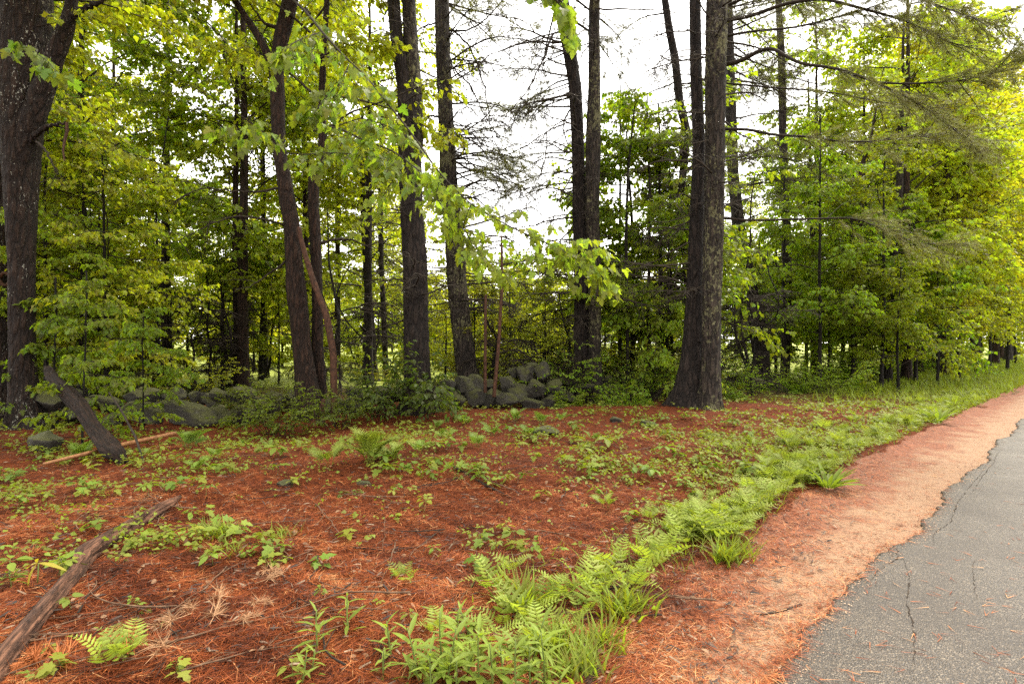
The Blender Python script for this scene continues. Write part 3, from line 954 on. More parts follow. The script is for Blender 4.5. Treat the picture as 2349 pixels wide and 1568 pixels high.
# 5 leaning pine behind the big one
b0 = G(1755, 885)
T = root("pine_tree", b0, "slimmer crooked pine leaning behind the lichened twin pine", "pine tree"); B = b0; d = B[1]
ptsL, radL = px_trunk(B, [(1752, 885, 34), (1745, 760, 30), (1722, 661, 28), (1694, 520, 27), (1682, 400, 25), (1674, 200, 24), (1668, 0, 22)], d, 19)
link("trunk", trunk_mesh("trunk", ptsL, radL, BARK_PINE, 24, .3, .08, 8), T)
r = np.random.default_rng(25)
add_dead(T, ptsL, 2., 12, 40, r, (.9, 2.6))
add_boughs(T, ptsL, 5, 17, 18, r, (.9, 1.5), (.12, .12, .04), az=(-1.3, 1.3))

# 6 crooked dead-looking trunk between
b0 = G(1590, 905)
T = root("pine_tree", b0, "thin crooked pine snag with bent upper stem close behind the lichened twin pine", "pine tree"); B = b0; d = B[1] + .3
ptsH, radH = px_trunk(B, [(1590, 905, 16), (1578, 640, 18), (1560, 470, 18), (1575, 300, 19), (1559, 234, 18), (1549, 134, 17), (1535, 67, 16), (1525, 0, 15)], d, 14)
link("trunk", trunk_mesh("trunk", ptsH, radH, BARK_PINE, 20, .3, .08, 9), T)
r = np.random.default_rng(26)
add_dead(T, ptsH, 2., 10.5, 40, r, (.8, 2.2))
add_boughs(T, ptsH, 5.5, 13, 9, r, (.6, .95), (.12, .12, .04))
hero_branch(T, B, [(1560, 660, d), (1520, 640, d - .2), (1470, 612, d - .3)], .05, TWIG_DARK, 5, r)

# 7 slim straight trees right of the big pine
def slim_tree(name, pix, yb, label, seed, top=15, nd=24, mat=BARK_PINE, lr=(.7, 2.), boughs=0, group=None, dd=None, zlo=1.6):
    b0 = G(pix[0][0], yb)
    T = root(name, b0, label, "tree", group)
    pts, rad = px_trunk(b0, pix, b0[1], top)
    link("trunk", trunk_mesh("trunk", pts, rad, mat, 18, .4, .1, seed), T)
    r = np.random.default_rng(seed)
    add_dead(T, pts, zlo, min(top - 2, 13), nd, r, lr, meshes=DEAD)
    if boughs: add_boughs(T, pts, 5, top - 1, boughs, r, (.8, 1.3), (.12, .13, .04))
    return T, b0, pts
slim_tree("pine_tree", [(1799, 880, 20), (1806, 700, 20), (1803, 500, 18), (1796, 300, 17), (1792, 120, 15), (1786, 0, 13)], 880, "straight slim pine with whorls of bare twigs behind the long needled boughs", 31, 17, 34, boughs=6)
slim_tree("maple_tree", [(1952, 880, 18), (1958, 800, 15), (1968, 650, 14), (1973, 510, 13), (1977, 380, 10), (1995, 330, 6)], 880, "slender maple with pale lower bark inside layered green foliage", 32, 12, 12, BARK_MAPLE)
slim_tree("maple_tree", [(2034, 882, 17), (2043, 778, 16), (2052, 640, 15), (2060, 500, 15), (2066, 360, 13)], 882, "dark forked maple next to the slender pale-barked maple", 33, 14, 14, BARK_PINE)
slim_tree("maple_tree", [(1866, 868, 14), (1867, 750, 14), (1866, 590, 12), (1860, 450, 10)], 868, "thin dark maple standing in shade behind the straight slim pine", 34, 13, 16, BARK_MAPLE)
slim_tree("pine_tree", [(858, 878, 22), (852, 760, 19), (842, 640, 17), (836, 510, 15), (832, 330, 12)], 878, "thin dead pine with stubby side branches behind the stone wall", 35, 11, 34, BARK_PINE, (.9, 2.4))
slim_tree("pine_tree", [(886, 868, 14), (882, 760, 13), (874, 600, 12), (873, 430, 11), (876, 250, 10)], 868, "thinnest straight pine behind the stone wall with fine twigs", 36, 12, 34, BARK_PINE, (.9, 2.2))
slim_tree("maple_tree", [(1440, 914, 9), (1440, 800, 8), (1438, 690, 8), (1436, 560, 7), (1440, 400, 5), (1455, 250, 3)], 914, "young maple stem with green leaves between the two twin-trunk pines", 37, 9.5, 4, BARK_THIN)

# 8 double maple, left of centre
T, B = tree_at("maple_tree", 712, 955, "double-stemmed maple with rough reddish bark and overhanging leafy branches", "maple tree")
MAPLE_T, MAPLE_B = T, B
d = B[1]
pts1, rad1 = px_trunk(B, [(712, 955, 60), (704, 880, 48), (694, 800, 40), (686, 720, 42), (679, 665, 45), (674, 600, 38), (668, 510, 36), (660, 469, 38), (653, 419, 34), (639, 335, 29), (638, 234, 31), (634, 161, 31), (646, 87, 32), (660, 30, 33), (668, -10, 32)], d, 15)
link("trunk", trunk_mesh("trunk", pts1, rad1, BARK_MAPLE, 30, .35, .05, 10, .06), T)
p2, r2_ = px_trunk(B, [(728, 965, 40), (733, 880, 32), (728, 800, 27), (728, 700, 25), (724, 560, 25), (719, 470, 24), (720, 400, 24), (736, 372, 18), (741, 318, 17), (737, 255, 16), (742, 120, 13), (750, 0, 12)], d + .35, 13)
link("trunk", trunk_mesh("trunk", p2, r2_, BARK_MAPLE, 26, .35, .05, 11, .06), T)
p3, r3_ = px_trunk(B, [(636, 215, 10), (628, 158, 24), (612, 120, 20), (593, 84, 19), (570, 48, 17), (549, 17, 15), (530, -15, 13)], d - .1, None)
p3[0][2] = P(636, 215, d)[2] - B[2]
link("limb", trunk_mesh("limb", p3, r3_, BARK_MAPLE, 18, 0, .06, 12), T)
r = np.random.default_rng(27)
hero_branch(T, B, [(648, 62, d), (620, 60, d), (598, 45, d - .1), (570, 5, d - .2)], .05, TWIG_DARK, 3, r)
hero_branch(T, B, [(655, 430, d), (600, 440, d - .2), (540, 440, d - .4), (470, 430, d - .6), (400, 460, d - .8)], .03, TWIG_DARK, 8, r)
hero_branch(T, B, [(655, 600, d), (620, 625, d - .2), (580, 655, d - .4), (540, 665, d - .5)], .025, TWIG_DARK, 6, r)
hero_branch(T, B, [(665, 520, d), (600, 500, d - .5), (520, 495, d - .9), (450, 530, d - 1.2), (380, 565, d - 1.4)], .026, TWIG_DARK, 8, r)
hero_branch(T, B, [(738, 560, d + .3), (760, 550, d + .3), (800, 547, d + .3), (845, 565, d + .3), (900, 545, d + .3)], .04, TWIG_DARK, 6, r)
hero_branch(T, B, [(640, 330, d), (560, 270, d - .2), (500, 230, d - .4), (420, 190, d - .6)], .02, TWIG_DARK, 8, r)
hero_branch(T, B, [(720, 300, d), (765, 290, d - .3), (800, 260, d - .4), (870, 235, d - .4), (960, 200, d - .4), (1010, 185, d - .4)], .03, TWIG_DARK, 5, r)
# leaning broken limb
pl, rl = px_trunk(B, [(767, 880, 15), (765, 811, 15), (748, 718, 15), (732, 680, 14), (716, 637, 13), (702, 590, 12), (690, 550, 11), (686, 520, 8)], d - .25, None)
link("broken_limb", trunk_mesh("broken_limb", pl, rl, WOOD_RED, 14, 0, .05, 13, .1), T)

LEAFM = []
for i in range(5):
    tv, tt_ = MAPLE_HI
    r = np.random.default_rng(300 + i)
    v = tv.copy()
    v[:, 1] *= 1.05 + .1 * r.random()
    v[:, 2] = (.10 + .25 * r.random()) * np.abs(v[:, 1]) - (.1 + .35 * r.random()) * v[:, 0] ** 2 + .03 * np.sin(v[:, 1] * 12 + i)
    v[:, 1] += .08 * r.normal() * v[:, 0] ** 2
    LEAFM.append(mesh("leaf", v, tt_, LEAF, False, np.full(len(tt_), r.uniform(.2, .7))))

def leafy_branch(tree, base, pix, r0, twigs, tlen, nl, size, color, seed, budget, jit=.5, droop=.9, tmpl=MAPLE_HI):
    """branch with single leaves (objects up to the budget, the rest joined)"""
    r = np.random.default_rng(seed)
    pts = np.array([P(*p) for p in pix]) - base
    n = max(12, len(pts) * 4)
    tp = np.linspace(0, len(pts) - 1, n)
    path = np.stack([np.interp(tp, np.arange(len(pts)), pts[:, a]) for a in range(3)], 1)
    path[1:-1] = (path[:-2] + 2 * path[1:-1] + path[2:]) / 4
    mb = MB()
    mb.tube(path, np.linspace(r0, .004, n), 6, .5, False)
    L_ = []
    leaf_spray(mb, L_, path, r, twigs, tlen, nl, size, droop=droop, rad=.0035, flat=.8)
    q, X, N, S, va = cat_leaves(L_)
    # petioles
    for i in range(len(q)):
        mb.tube(np.array([q[i] - unit(X[i] * [1, 1, .3]) * size * .5, q[i]]), .0016, 3, .5, False)
    b = link("branch", mb.mesh("branch", TWIG_DARK), tree)
    order = r.permutation(len(q))
    k = min(budget, len(q))
    for i in order[:k]:
        c = np.array(color) * r.uniform(.65, 1.4) * np.array([r.uniform(.75, 1.25), 1, 1])
        link("leaf", LEAFM[r.integers(5)], b, mat4=m4(q[i], X[i], N[i], S[i]), color=tuple(c))
    if len(q) > k:
        i = order[k:]
        ml = MB(); ml.leaves(tmpl, q[i], X[i], N[i], S[i], va[i])
        link("foliage", ml.mesh("foliage", LEAF, False), b, color=color, kind='stuff')
    return b, k
HL = (.135, .178, .02)
bud = 300
for pix, r0, tw, tl, nl, sz, c in [
    ([(672, 0, 11.3), (700, 25, 10), (740, 75, 9), (790, 130, 8.3), (840, 175, 7.9), (870, 215, 7.7)], .026, 13, .42, 5, .15, HL),
    ([(735, 75, 9.2), (700, 85, 8.6), (670, 100, 8.2), (640, 130, 8)], .012, 10, .36, 6, .155, HL),
    ([(800, 150, 8.3), (780, 190, 8), (745, 225, 7.8), (720, 260, 7.6)], .010, 9, .4, 6, .155, HL),
    ([(720, 300, 11.4), (770, 290, 10), (830, 320, 8.8), (900, 345, 8), (960, 390, 7.5), (1000, 420, 7.3)], .022, 15, .42, 6, .15, HL),
    ([(640, 335, 11.2), (600, 310, 10), (570, 300, 9), (550, 295, 8.5)], .012, 9, .45, 6, .16, HL),
    ([(650, 350, 11), (700, 355, 9.6), (760, 350, 8.6), (840, 355, 8.1), (900, 365, 7.8)], .012, 14, .42, 6, .155, HL),
    ([(770, 290, 10), (830, 270, 9), (880, 285, 8.4), (930, 310, 8.0)], .010, 9, .4, 6, .15, HL),
    ([(870, 215, 7.7), (940, 300, 7.4), (1010, 400, 7.2), (1080, 470, 7), (1170, 520, 6.9), (1260, 560, 6.8), (1340, 600, 6.75), (1390, 640, 6.7)], .012, 26, .40, 6, .115, (.16, .20, .023)),
    ([(1010, 400, 7.2), (1000, 450, 7.1), (1030, 500, 7), (1080, 540, 7)], .008, 13, .42, 6, .12, (.16, .20, .023)),
    ([(1170, 520, 6.9), (1220, 545, 6.8), (1300, 555, 6.7), (1370, 570, 6.6)], .007, 16, .36, 6, .11, (.16, .20, .023)),
    ([(1080, 470, 7), (1060, 520, 6.95), (1100, 580, 6.9), (1160, 630, 6.9)], .007, 13, .36, 5, .105, (.16, .20, .023)),
    ([(930, 310, 8), (920, 380, 7.9), (880, 450, 7.9), (830, 500, 7.9)], .008, 9, .38, 4, .11, (.16, .20, .023)),
]:
    _, used = leafy_branch(T, B, pix, r0, int(tw * 1.35), tl * 1.55, int(nl * 1.5), sz * .92, c, int(pix[0][0] * 3 + pix[1][1] * 7), min(bud, 40))
    bud -= used
# limb arching over the frame whose tip hangs in at the top
leafy_branch(T, B, [(668, -40, 11.4), (800, -230, 9.5), (1000, -260, 7), (1150, -160, 5.6), (1230, -60, 5.1), (1270, -5, 5), (1300, 30, 5)], .04, 18, .36, 9, .13, (.125, .16, .02), 77, bud, droop=1.1)
# crown above
bm, lm = crown_gen(41, 6.5, 14, 22, 3.2, 10, .9, 12, .15, KITE, (10, 45))
b = link("branches", bm, T); link("foliage", lm, T, color=YG)

# 9 big tree at the left edge
b0 = G(62, 985)
T = root("maple_tree", b0, "thick dark forked maple with white lichen speckles and a stone at its foot", "maple tree"); B = b0; d = B[1]
pts1, rad1 = px_trunk(B, [(70, 985, 76), (55, 905, 58), (52, 800, 52), (50, 600, 50), (47, 470, 60), (48, 330, 74), (52, 220, 88), (57, 110, 96), (61, 50, 94), (63, 0, 92)], d, 17)
link("trunk", trunk_mesh("trunk", pts1, rad1, BARK_LEFT, 40, .6, .045, 14, .04), T)
p2, r2_ = px_trunk(B, [(50, 420, 8), (60, 340, 36), (74, 280, 46), (92, 220, 44), (112, 165, 40), (132, 110, 36), (150, 67, 34), (160, 30, 26), (166, -15, 22)], d - .12, 13)
p2[0][2] = P(50, 420, d)[2] - B[2]
link("limb", trunk_mesh("limb", p2, r2_, BARK_LEFT, 26, 0, .05, 15), T)
r = np.random.default_rng(280)
hero_branch(T, B, [(140, 92, d - .12), (158, 50, d - .15), (178, 28, d - .2), (205, 15, d - .2), (235, 3, d - .25), (262, -25, d - .3)], .082, BARK_LEFT, 2, r, "limb")
hero_branch(T, B, [(62, 330, d - .1), (84, 308, d - .3), (98, 294, d - .4), (116, 287, d - .45), (135, 284, d - .45), (148, 280, d - .45)], .062, BARK_LEFT, 2, r, "dead_branch", sublen=.2)
mb = MB()
pk = np.array([P(x, y, d - .5) for x, y in [(152, 280), (153, 300), (148, 320), (145, 345), (149, 368)]]) - B
pk2 = pk + np.array([.03, .012, 0]) * np.array([1, 1.1, .9, .5, .2])[:, None]
V = np.vstack([pk - [.025, 0, 0], pk2, pk + [-.01, .02, 0]])
i = np.arange(4)
mb.add(V, None, np.vstack([np.stack([i, i + 5, i + 6, i + 1], 1), np.stack([i + 5, i + 10, i + 11, i + 6], 1), np.stack([i + 10, i, i + 1, i + 11], 1)]))
o = link("bark_strip", mb.mesh("bark_strip", WOOD_RED), T); o['label'] = "orange brown strip of torn bark hanging from the dead branch"
r = np.random.default_rng(28)
hero_branch(T, B, [(85, 325, d - .4), (105, 345, d - .5), (118, 370, d - .6), (132, 400, d - .6), (135, 412, d - .6)], .022, TWIG_DARK, 4, r, sublen=.3)
hero_branch(T, B, [(82, 420, d - .4), (110, 412, d - .5), (150, 405, d - .6)], .012, TWIG_DARK, 4, r, sublen=.3)
leafy_branch(T, B, [(60, 235, d - .6), (30, 115, d - 2.4), (50, 105, d - 3.0), (80, 120, d - 3.3), (110, 140, d - 3.5), (128, 165, d - 3.6)], .008, 9, .26, 6, .15, (.105, .14, .018), 78, 60, droop=1.0)
bm, lm = crown_gen(42, 6.8, 15, 20, 3.6, 10, .9, 12, .15, KITE, (10, 45))
link("branches", bm, T); link("foliage", lm, T, color=YG)

# 10 trunk cut by the left frame edge
b0 = G(-6, 962)
T = root("maple_tree", b0, "dark trunk with pale lichen crust and knot close behind the speckled forked maple", "maple tree"); B = b0; d = B[1]
pts1, rad1 = px_trunk(B, [(2, 962, 44), (3, 860, 36), (4, 640, 34), (-6, 400, 36), (-22, 150, 36), (-32, 0, 36)], d, 15)
link("trunk", trunk_mesh("trunk", pts1, rad1, BARK_LEFT, 30, .4, .06, 18), T)
mb = MB()
kc = P(12, 640, d - .18) - B
a = np.linspace(0, 2 * np.pi, 17)
mb.tube(np.stack([kc[0] + .10 * np.cos(a), np.full(17, kc[1]), kc[2] + .13 * np.sin(a)], 1), .035, 6, .5, False)
link("knot", mb.mesh("knot", WOOD_RED), T)
bm, lm = crown_gen(43, 5.5, 13, 16, 3.0, 10, .9, 12, .15, KITE, (10, 45))
link("branches", bm, T); link("foliage", lm, T, color=YG)

# ------------------------------------------------------------------ forest behind: shared tree kinds
KINDS = {}
def kind(key, seed, H, r0, mat, crown, sides=10):
    tm = simple_trunk(seed, H, r0, mat, sides)
    bm, lm = crown_gen(seed, **crown)
    KINDS[key] = (tm, bm, lm)
for i in range(4):
    kind(f'tall{i}', 400 + i, [17, 18, 15, 16][i], [.16, .2, .12, .14][i], [BARK_MAPLE, BARK_PINE, BARK_THIN, BARK_MAPLE][i], dict(z0=[3.2, 4.2, 2.6, 3.6][i], z1=[16, 17, 14, 15][i], nbr=26, blen=4.0, twigs=8, tlen=.9, nl=9, size=.16, tmpl=KITE2, elev=(5, 60), bdroop=.6, ns=5, stw=7))
for i in range(4):
    kind(f'mid{i}', 420 + i, [8, 9.5, 7, 6][i], .065, BARK_THIN, dict(z0=[1.6, 1.9, 1.3, 1.0][i], z1=[7.8, 9.2, 6.8, 5.8][i], nbr=20, blen=2.6, twigs=8, tlen=.6, nl=10, size=.125, tmpl=KITE, elev=(-8, 40), profile='cone' if i % 2 else 'round', br_r=.018, bdroop=.4, ns=4, stw=6))
for i in range(3):
    kind(f'sap{i}', 440 + i, [3.6, 4.4, 2.6][i], .025, BARK_THIN, dict(z0=.5, z1=[3.5, 4.2, 2.5][i], nbr=16, blen=1.4, twigs=8, tlen=.36, nl=7, size=.12, tmpl=MAPLE_MID, elev=(-10, 25), profile='cone', br_r=.009, bdroop=.4, ns=2, stw=5), 6)
for i in range(2):
    kind(f'bushy{i}', 450 + i, [9, 7.5][i], .12, BARK_THIN, dict(z0=.5, z1=[8.6, 7.2][i], nbr=24, blen=3.0, twigs=8, tlen=.9, nl=9, size=.26, tmpl=KITE2, elev=(0, 55), profile='round', br_r=.02, bdroop=.4, ns=3, stw=6))
def shrub_kind(key, seed, H, W, stems, size, nl, tmpl, twigs=10):
    r = np.random.default_rng(seed)
    mb, L_ = MB(), []
    for k in range(stems):
        az = r.uniform(0, 6.28)
        base = np.array([math.cos(az), math.sin(az), 0]) * r.uniform(0, W * .3)
        dd = np.array([math.cos(az) * W * .55, math.sin(az) * W * .55, H]) + r.normal(0, .15, 3)
        path = curve_path(base - [0, 0, .05], dd, H * r.uniform(.7, 1.15), 6, .5, .12, r)
        mb.tube(path, np.linspace(.009, .003, 7), 4, .5, False)
        leaf_spray(mb, L_, path, r, twigs, .32 * H, nl, size, droop=.4, rad=.003, flat=.5)
    ml = MB(); ml.leaves(tmpl, *cat_leaves(L_))
    KINDS[key] = (None, mb.mesh("stems", TWIG_DARK), ml.mesh("foliage", LEAF, False))
shrub_kind('shrub_small', 460, 1.0, .9, 16, .05, 16, KITE)
shrub_kind('shrub_oval', 461, 1.35, 1.0, 12, .10, 9, OVAL)
shrub_kind('shrub_airy', 462, 1.7, 1.3, 11, .065, 11, KITE)
shrub_kind('shrub_low', 463, .55, .8, 12, .06, 10, KITE)

def plant(key, name, pos, label, cat, group=None, color=MG, scale=1., rot=None):
    t, b, l = KINDS[key]
    o = root(name, pos, label, cat, group, rot if rot is not None else random.uniform(0, 6.28), scale)
    if t is not None: link("trunk", t, o)
    link("branches" if t is not None else "stems", b, o)
    link("foliage", l, o, color=tuple(np.array(color) * np.random.default_rng(abs(int(pos[0] * 977 + pos[1] * 131))).uniform(.93, 1.07, 3)))
    return o

def wpos(xpix, depth):
    x = (xpix - CX) / FPX * depth
    return np.array([x, depth, float(ground_h(x, depth))])

r = np.random.default_rng(51)
def clear_of_road(p): 
    s_, e_ = se(p[0], p[1])
    return e_ > grass_edge(s_) + 3.2
for k in range(17):
    dd = 15.5 + 17 * ((k + r.random()) / 17)
    xp = -230 + 900 * ((k * 7) % 17 + r.random()) / 17 if k % 6 else r.uniform(-700, -100)
    if dd < 20 and 560 < xp: xp -= 420
    if dd > 24 and xp > 420: xp -= 380
    yl = r.random() < .7
    plant(f'tall{r.integers(4)}', "forest_tree", wpos(xp, dd), "tall %s forest tree in the thick wood left of the open meadow" % ("yellow green" if yl else "mid green"), "tree", "tall trees in the wood left of the meadow", YG if yl else MG, r.uniform(.85, 1.2))
for xp, dd, sc in [(700, 21, .95), (775, 24, 1.0), (845, 20.5, .9), (930, 27, .95), (610, 25, 1.1), (540, 19, .9)]:
    plant(f'tall{int(xp) % 4}', "forest_tree", wpos(xp, dd), "tall leafy tree with crown showing between the double maple and the forked pine", "tree", "tall trees behind the double maple", YG, sc)
for k in range(30):
    dd = 16.5 + 28 * (k + r.random()) / 30
    xp = r.uniform(1800, 2750)
    if dd < 24 and xp < 1860: xp += 300
    p = wpos(xp, dd)
    if not clear_of_road(p): continue
    yl = xp > 2000
    plant(f'tall{r.integers(4)}', "forest_tree", p, "tall %s forest tree in the roadside wood right of the lichened pine" % ("yellow green" if yl else "mid green"), "tree", "tall trees in the roadside wood", YG if yl else MG, r.uniform(.8, 1.1))
for k in range(18):
    xp, dd = r.uniform(-150, 520), r.uniform(12.5, 22)
    yl = r.random() < .4
    plant(f'mid{r.integers(4)}', "understory_tree", wpos(xp, dd), "slim understory tree with layered %s leaves behind the stone wall" % ("yellow green" if yl else "dark green"), "tree", "understory trees behind the wall", (.215, .235, .016) if yl else (.165, .20, .014), r.uniform(.6, 1.0))
for k in range(20):
    s_ = 26 + 46 * (k + r.random()) / 20
    x_, y_ = from_se(s_, grass_edge(s_) + r.uniform(2.6, 5.5))
    plant(f'tall{r.integers(4)}', "forest_tree", (x_, y_, float(ground_h(x_, y_))), "tall lemon green forest tree leaning over the grass verge along the road", "tree", "tall trees along the verge", (.245, .255, .018), r.uniform(1.0, 1.35))
for xp, dd, s in [(1958, 20.5, 1.1), (1880, 18.5, .95), (2020, 19, 1.0), (1800, 20, .9), (2100, 22, 1.1), (2180, 26, 1.15), (1740, 23, .9), (1930, 24, 1.2), (2060, 17.8, .7), (2240, 27, 1.1), (2310, 30, 1.2), (2150, 20.5, .75), (1850, 26, 1.1), (2000, 22, 1.1), (2270, 33, 1.2), (2330, 38, 1.2), (2200, 23, .8), (1780, 24, 1.0), (1900, 21, .7)]:
    p = wpos(xp, dd)
    dk = xp < 2110
    plant(f'mid{r.integers(4)}', "understory_tree", p, "%s layered understory maple in the roadside wood beyond the pine boughs" % ("mid green" if dk else "yellow green"), "tree", "understory maples in the roadside wood", (.145, .185, .011) if dk else (.215, .23, .015), s)
# mid maple foliage between the twin pines
plant('mid0', "understory_tree", wpos(1485, 16.6), "bushy green young maple filling the gap between the two twin-trunk pines", "tree", None, (.135, .18, .014), 1.1)
plant('mid0', "understory_tree", wpos(1545, 17.2), "smaller leafy maple partly hidden behind the lichened twin pine", "tree", None, (.14, .18, .014), .9)
plant('mid1', "understory_tree", wpos(1420, 17.5), "loose green maple reaching up behind the straight dark pine trunks", "tree", None, (.16, .19, .014), 1.0)
plant('mid3', "understory_tree", wpos(1452, 17.6), "tallest green maple rising right of the straight dark pine pair", "tree", None, (.175, .205, .015), 1.35)
plant('mid2', "understory_tree", wpos(1520, 17.2), "dense round-crowned maple right in the middle between both twin pines", "tree", None, (.17, .20, .015), 1.25)
plant('mid2', "understory_tree", wpos(1530, 16.2), "low spreading maple under the crooked snag", "tree", None, (.15, .185, .014), .8)
for xp, dd, sc in [(1090, 17.5, .5), (1170, 18.5, .55), (1250, 17, .5), (1020, 18, .5), (1300, 19, .6), (1130, 20.5, .62), (960, 20, .55), (1210, 21, .62), (780, 19, .45), (640, 20, .55), (1390, 19, .65)]:
    plant(f'mid{int(xp) % 4}', "young_tree", wpos(xp, dd), "low yellow green young tree in the thicket against the open meadow", "tree", "young trees against the meadow", (.22, .235, .016), sc)
plant('sap1', "maple_sapling", wpos(1570, 13.6), "leafy maple sapling touching the dark trunk of the lichened twin pine", "sapling", None, LG, .62)
# far hedge and trees beyond the meadow
for k in range(90):
    xp = -500 + 3300 * (k + r.random()) / 90
    dd = r.uniform(46, 80)
    gap = 960 < xp < 1660
    key = f'bushy{r.integers(2)}' if gap or r.random() < .6 else f'tall{r.integers(4)}'
    p = wpos(xp, dd)
    if not clear_of_road(p): continue
    plant(key, "distant_tree", p, "distant pale green tree on the far edge of the meadow", "tree", "trees along the far edge of the meadow", (.23, .245, .03), (r.uniform(.75, 1.05) if gap else r.uniform(.9, 1.3)))

for k in range(26):
    xp = 330 + 1000 * (k + r.random()) / 26
    dd = r.uniform(29, 42)
    plant(f'bushy{k % 2}', "meadow_bush", wpos(xp, dd), "bright yellow green rounded bush standing in the open meadow behind the thicket", "bush", "bushes in the open meadow", (.25, .26, .02), r.uniform(.45, .75) if xp < 980 else r.uniform(.4, .6))
# saplings and shrubs at the wall
plant('sap1', "maple_sapling", wpos(190, 8.9), "broad maple sapling with layered dark leaves above the leaning dead trunk", "sapling", None, (.115, .155, .012), .62, 1.0)
plant('sap0', "maple_sapling", wpos(330, 10.4), "low maple sapling over the mossy boulders of the wall", "sapling", None, (.12, .155, .012), .6, 2.0)
plant('sap0', "maple_sapling", wpos(130, 10.8), "maple sapling close against the speckled forked maple", "sapling", None, (.105, .145, .012), .8, 4.0)
plant('shrub_small', "shrub", wpos(640, 10.4), "dense small-leaved green shrub left of the double maple's foot", "shrub", None, (.092, .12, .013), 1.0)
plant('shrub_small', "shrub", wpos(770, 11.0), "dense small-leaved green shrub right of the double maple's foot", "shrub", None, (.092, .12, .013), .85)
plant('shrub_small', "shrub", wpos(575, 11.6), "twiggy small-leaved shrub leaning over the stone wall", "shrub", None, (.092, .115, .014), .95)
plant('shrub_oval', "shrub", wpos(985, 12.0), "broad-leaved dark shrub climbing the foot of the forked pine", "shrub", None, (.062, .090, .014), 1.15)
plant('shrub_oval', "shrub", wpos(880, 12.1), "broad-leaved dark shrub between the double maple and the forked pine", "shrub", None, (.062, .090, .014), .85)
plant('shrub_airy', "shrub", wpos(1245, 16.6), "airy yellow green bush rising behind the tumbled stones", "shrub", None, (.15, .18, .03), 1.1)
for k in range(84):
    xp, dd = r.uniform(-100, 1700), r.uniform(14.5, 24)
    if 380 < xp < 1010 and k % 5: xp = r.uniform(-100, 430)
    if k < 34: xp = r.uniform(1060, 1700)
    if 980 < xp < 1340: dd = r.uniform(17, 24)
    plant(['shrub_airy', 'shrub_airy', 'shrub_low'][r.integers(3)], "shrub", wpos(xp, dd), "loose twiggy bush in the thicket behind the stone wall", "shrub", "bushes in the thicket behind the wall", (.20, .20, .016) if r.random() < .6 else (.115, .135, .014), r.uniform(.7, 1.25))
for k in range(60):
    s_, e_ = r.uniform(11, 46), 0
    e_ = grass_edge(s_) + r.uniform(3.4, 6.5) + (1.8 if s_ < 18 else 0)
    x, y = from_se(s_, e_)
    plant(['shrub_airy', 'shrub_low', 'shrub_small'][r.integers(3)], "shrub", (x, y, float(ground_h(x, y))), "leafy bush at the foot of the roadside wood beyond the grass verge", "shrub", "bushes at the edge of the roadside wood", (.14, .19, .016), r.uniform(.7, 1.3))
for xp, dd, key, sc in [(1010, 13.0, 'shrub_low', .8), (1300, 13.6, 'shrub_low', .9), (1400, 14.6, 'shrub_low', .9), (1490, 15, 'shrub_airy', .6), (1680, 15, 'shrub_low', .8), (1720, 16.5, 'shrub_airy', .7)]:
    plant(key, "low_bush", wpos(xp, dd), "knee-high green bush growing in front of the stone wall", "bush", "low bushes before the wall", (.14, .19, .016), sc)
# slim bare stems and brush in the thicket
CROOK = [simple_trunk(470 + i, 6 + i * .6, .05 + .012 * i, [BARK_THIN, BARK_PINE][i % 2], 8, 2.2) for i in range(5)]
for k in range(46):
    xp, dd = r.uniform(60, 1750), r.uniform(15, 26)
    b0 = wpos(xp, dd)
    t = root("thin_tree", b0, "thin dark bare-stemmed tree with dead twigs in the thicket behind the wall", "tree", "thin bare trees in the thicket")
    tm = CROOK[k % 5]
    t.rotation_euler = (r.normal(0, .09), r.normal(0, .09), r.uniform(0, 6.28))
    link("trunk", tm, t).scale = (.7, .7, r.uniform(.4, 1.1) if not 1050 < xp < 1620 else .45)
    tp = np.array([[0, 0, 0], [0, 0, 3.], [0, 0, 6.]])
    add_dead(t, tp, .4, 3.2, 12, r, (.7, 1.8), meshes=DEADBIG)
# dead brush heap behind the pine pair
for xp, dd, z in [(1260, 16, 1.7), (1300, 16.5, 1.2), (1420, 16.4, 1.6), (1470, 16.2, 1.2), (1230, 17, 1.0), (1520, 16.6, 1.7)]:
    b0 = wpos(xp, dd)
    t = root("fallen_branch", b0, "fallen dead pine limb tangled upright in the brush behind the twin pines", "branch", "fallen limbs in the brush")
    for q in range(7):
        b = link("branch", DEADBIG[q % 3], t)
        b.location = (0, 0, .02)
        b.rotation_euler = (r.uniform(-.4, .4), -r.uniform(.1, 1.1), r.uniform(0, 6.28))
        b.scale = (r.uniform(1.2, 2.6),) * 3

# ------------------------------------------------------------------ stone wall
def stone_mesh(seed, sub=4):
    import bmesh
    bm = bmesh.new()
    bmesh.ops.create_icosphere(bm, subdivisions=sub, radius=1)
    me = bpy.data.meshes.new("stone")
    V = np.array([v.co[:] for v in bm.verts])
    r = np.random.default_rng(seed)
    # flattened facets give a worn fieldstone
    for _ in range(16):
        n = unit(r.normal(0, 1, 3)); k = r.uniform(.42, .80)
        dd = V @ n
        V = V - np.maximum(dd - k, 0)[:, None] * n * .97
    V = V * (1 +   .10 * wob(V * 2 + seed, 1.3)[:, None] + .05 * wob(V * 5 + seed, 2.0)[:, None] + .02 * wob(V * 11 + seed, 2.0)[:, None])
    for v, c in zip(bm.verts, V): v.co = c
    for f in bm.faces: f.smooth = True
    bm.to_mesh(me); bm.free()
    me.materials.append(STONE)
    return me
STN = [stone_mesh(i) for i in range(8)]
r = np.random.default_rng(61)
wall = root("stone_wall", wpos(700, 12), "low tumbled dry stone wall of mossy boulders between the trees", "stone wall")
WB = np.array(wall.location)
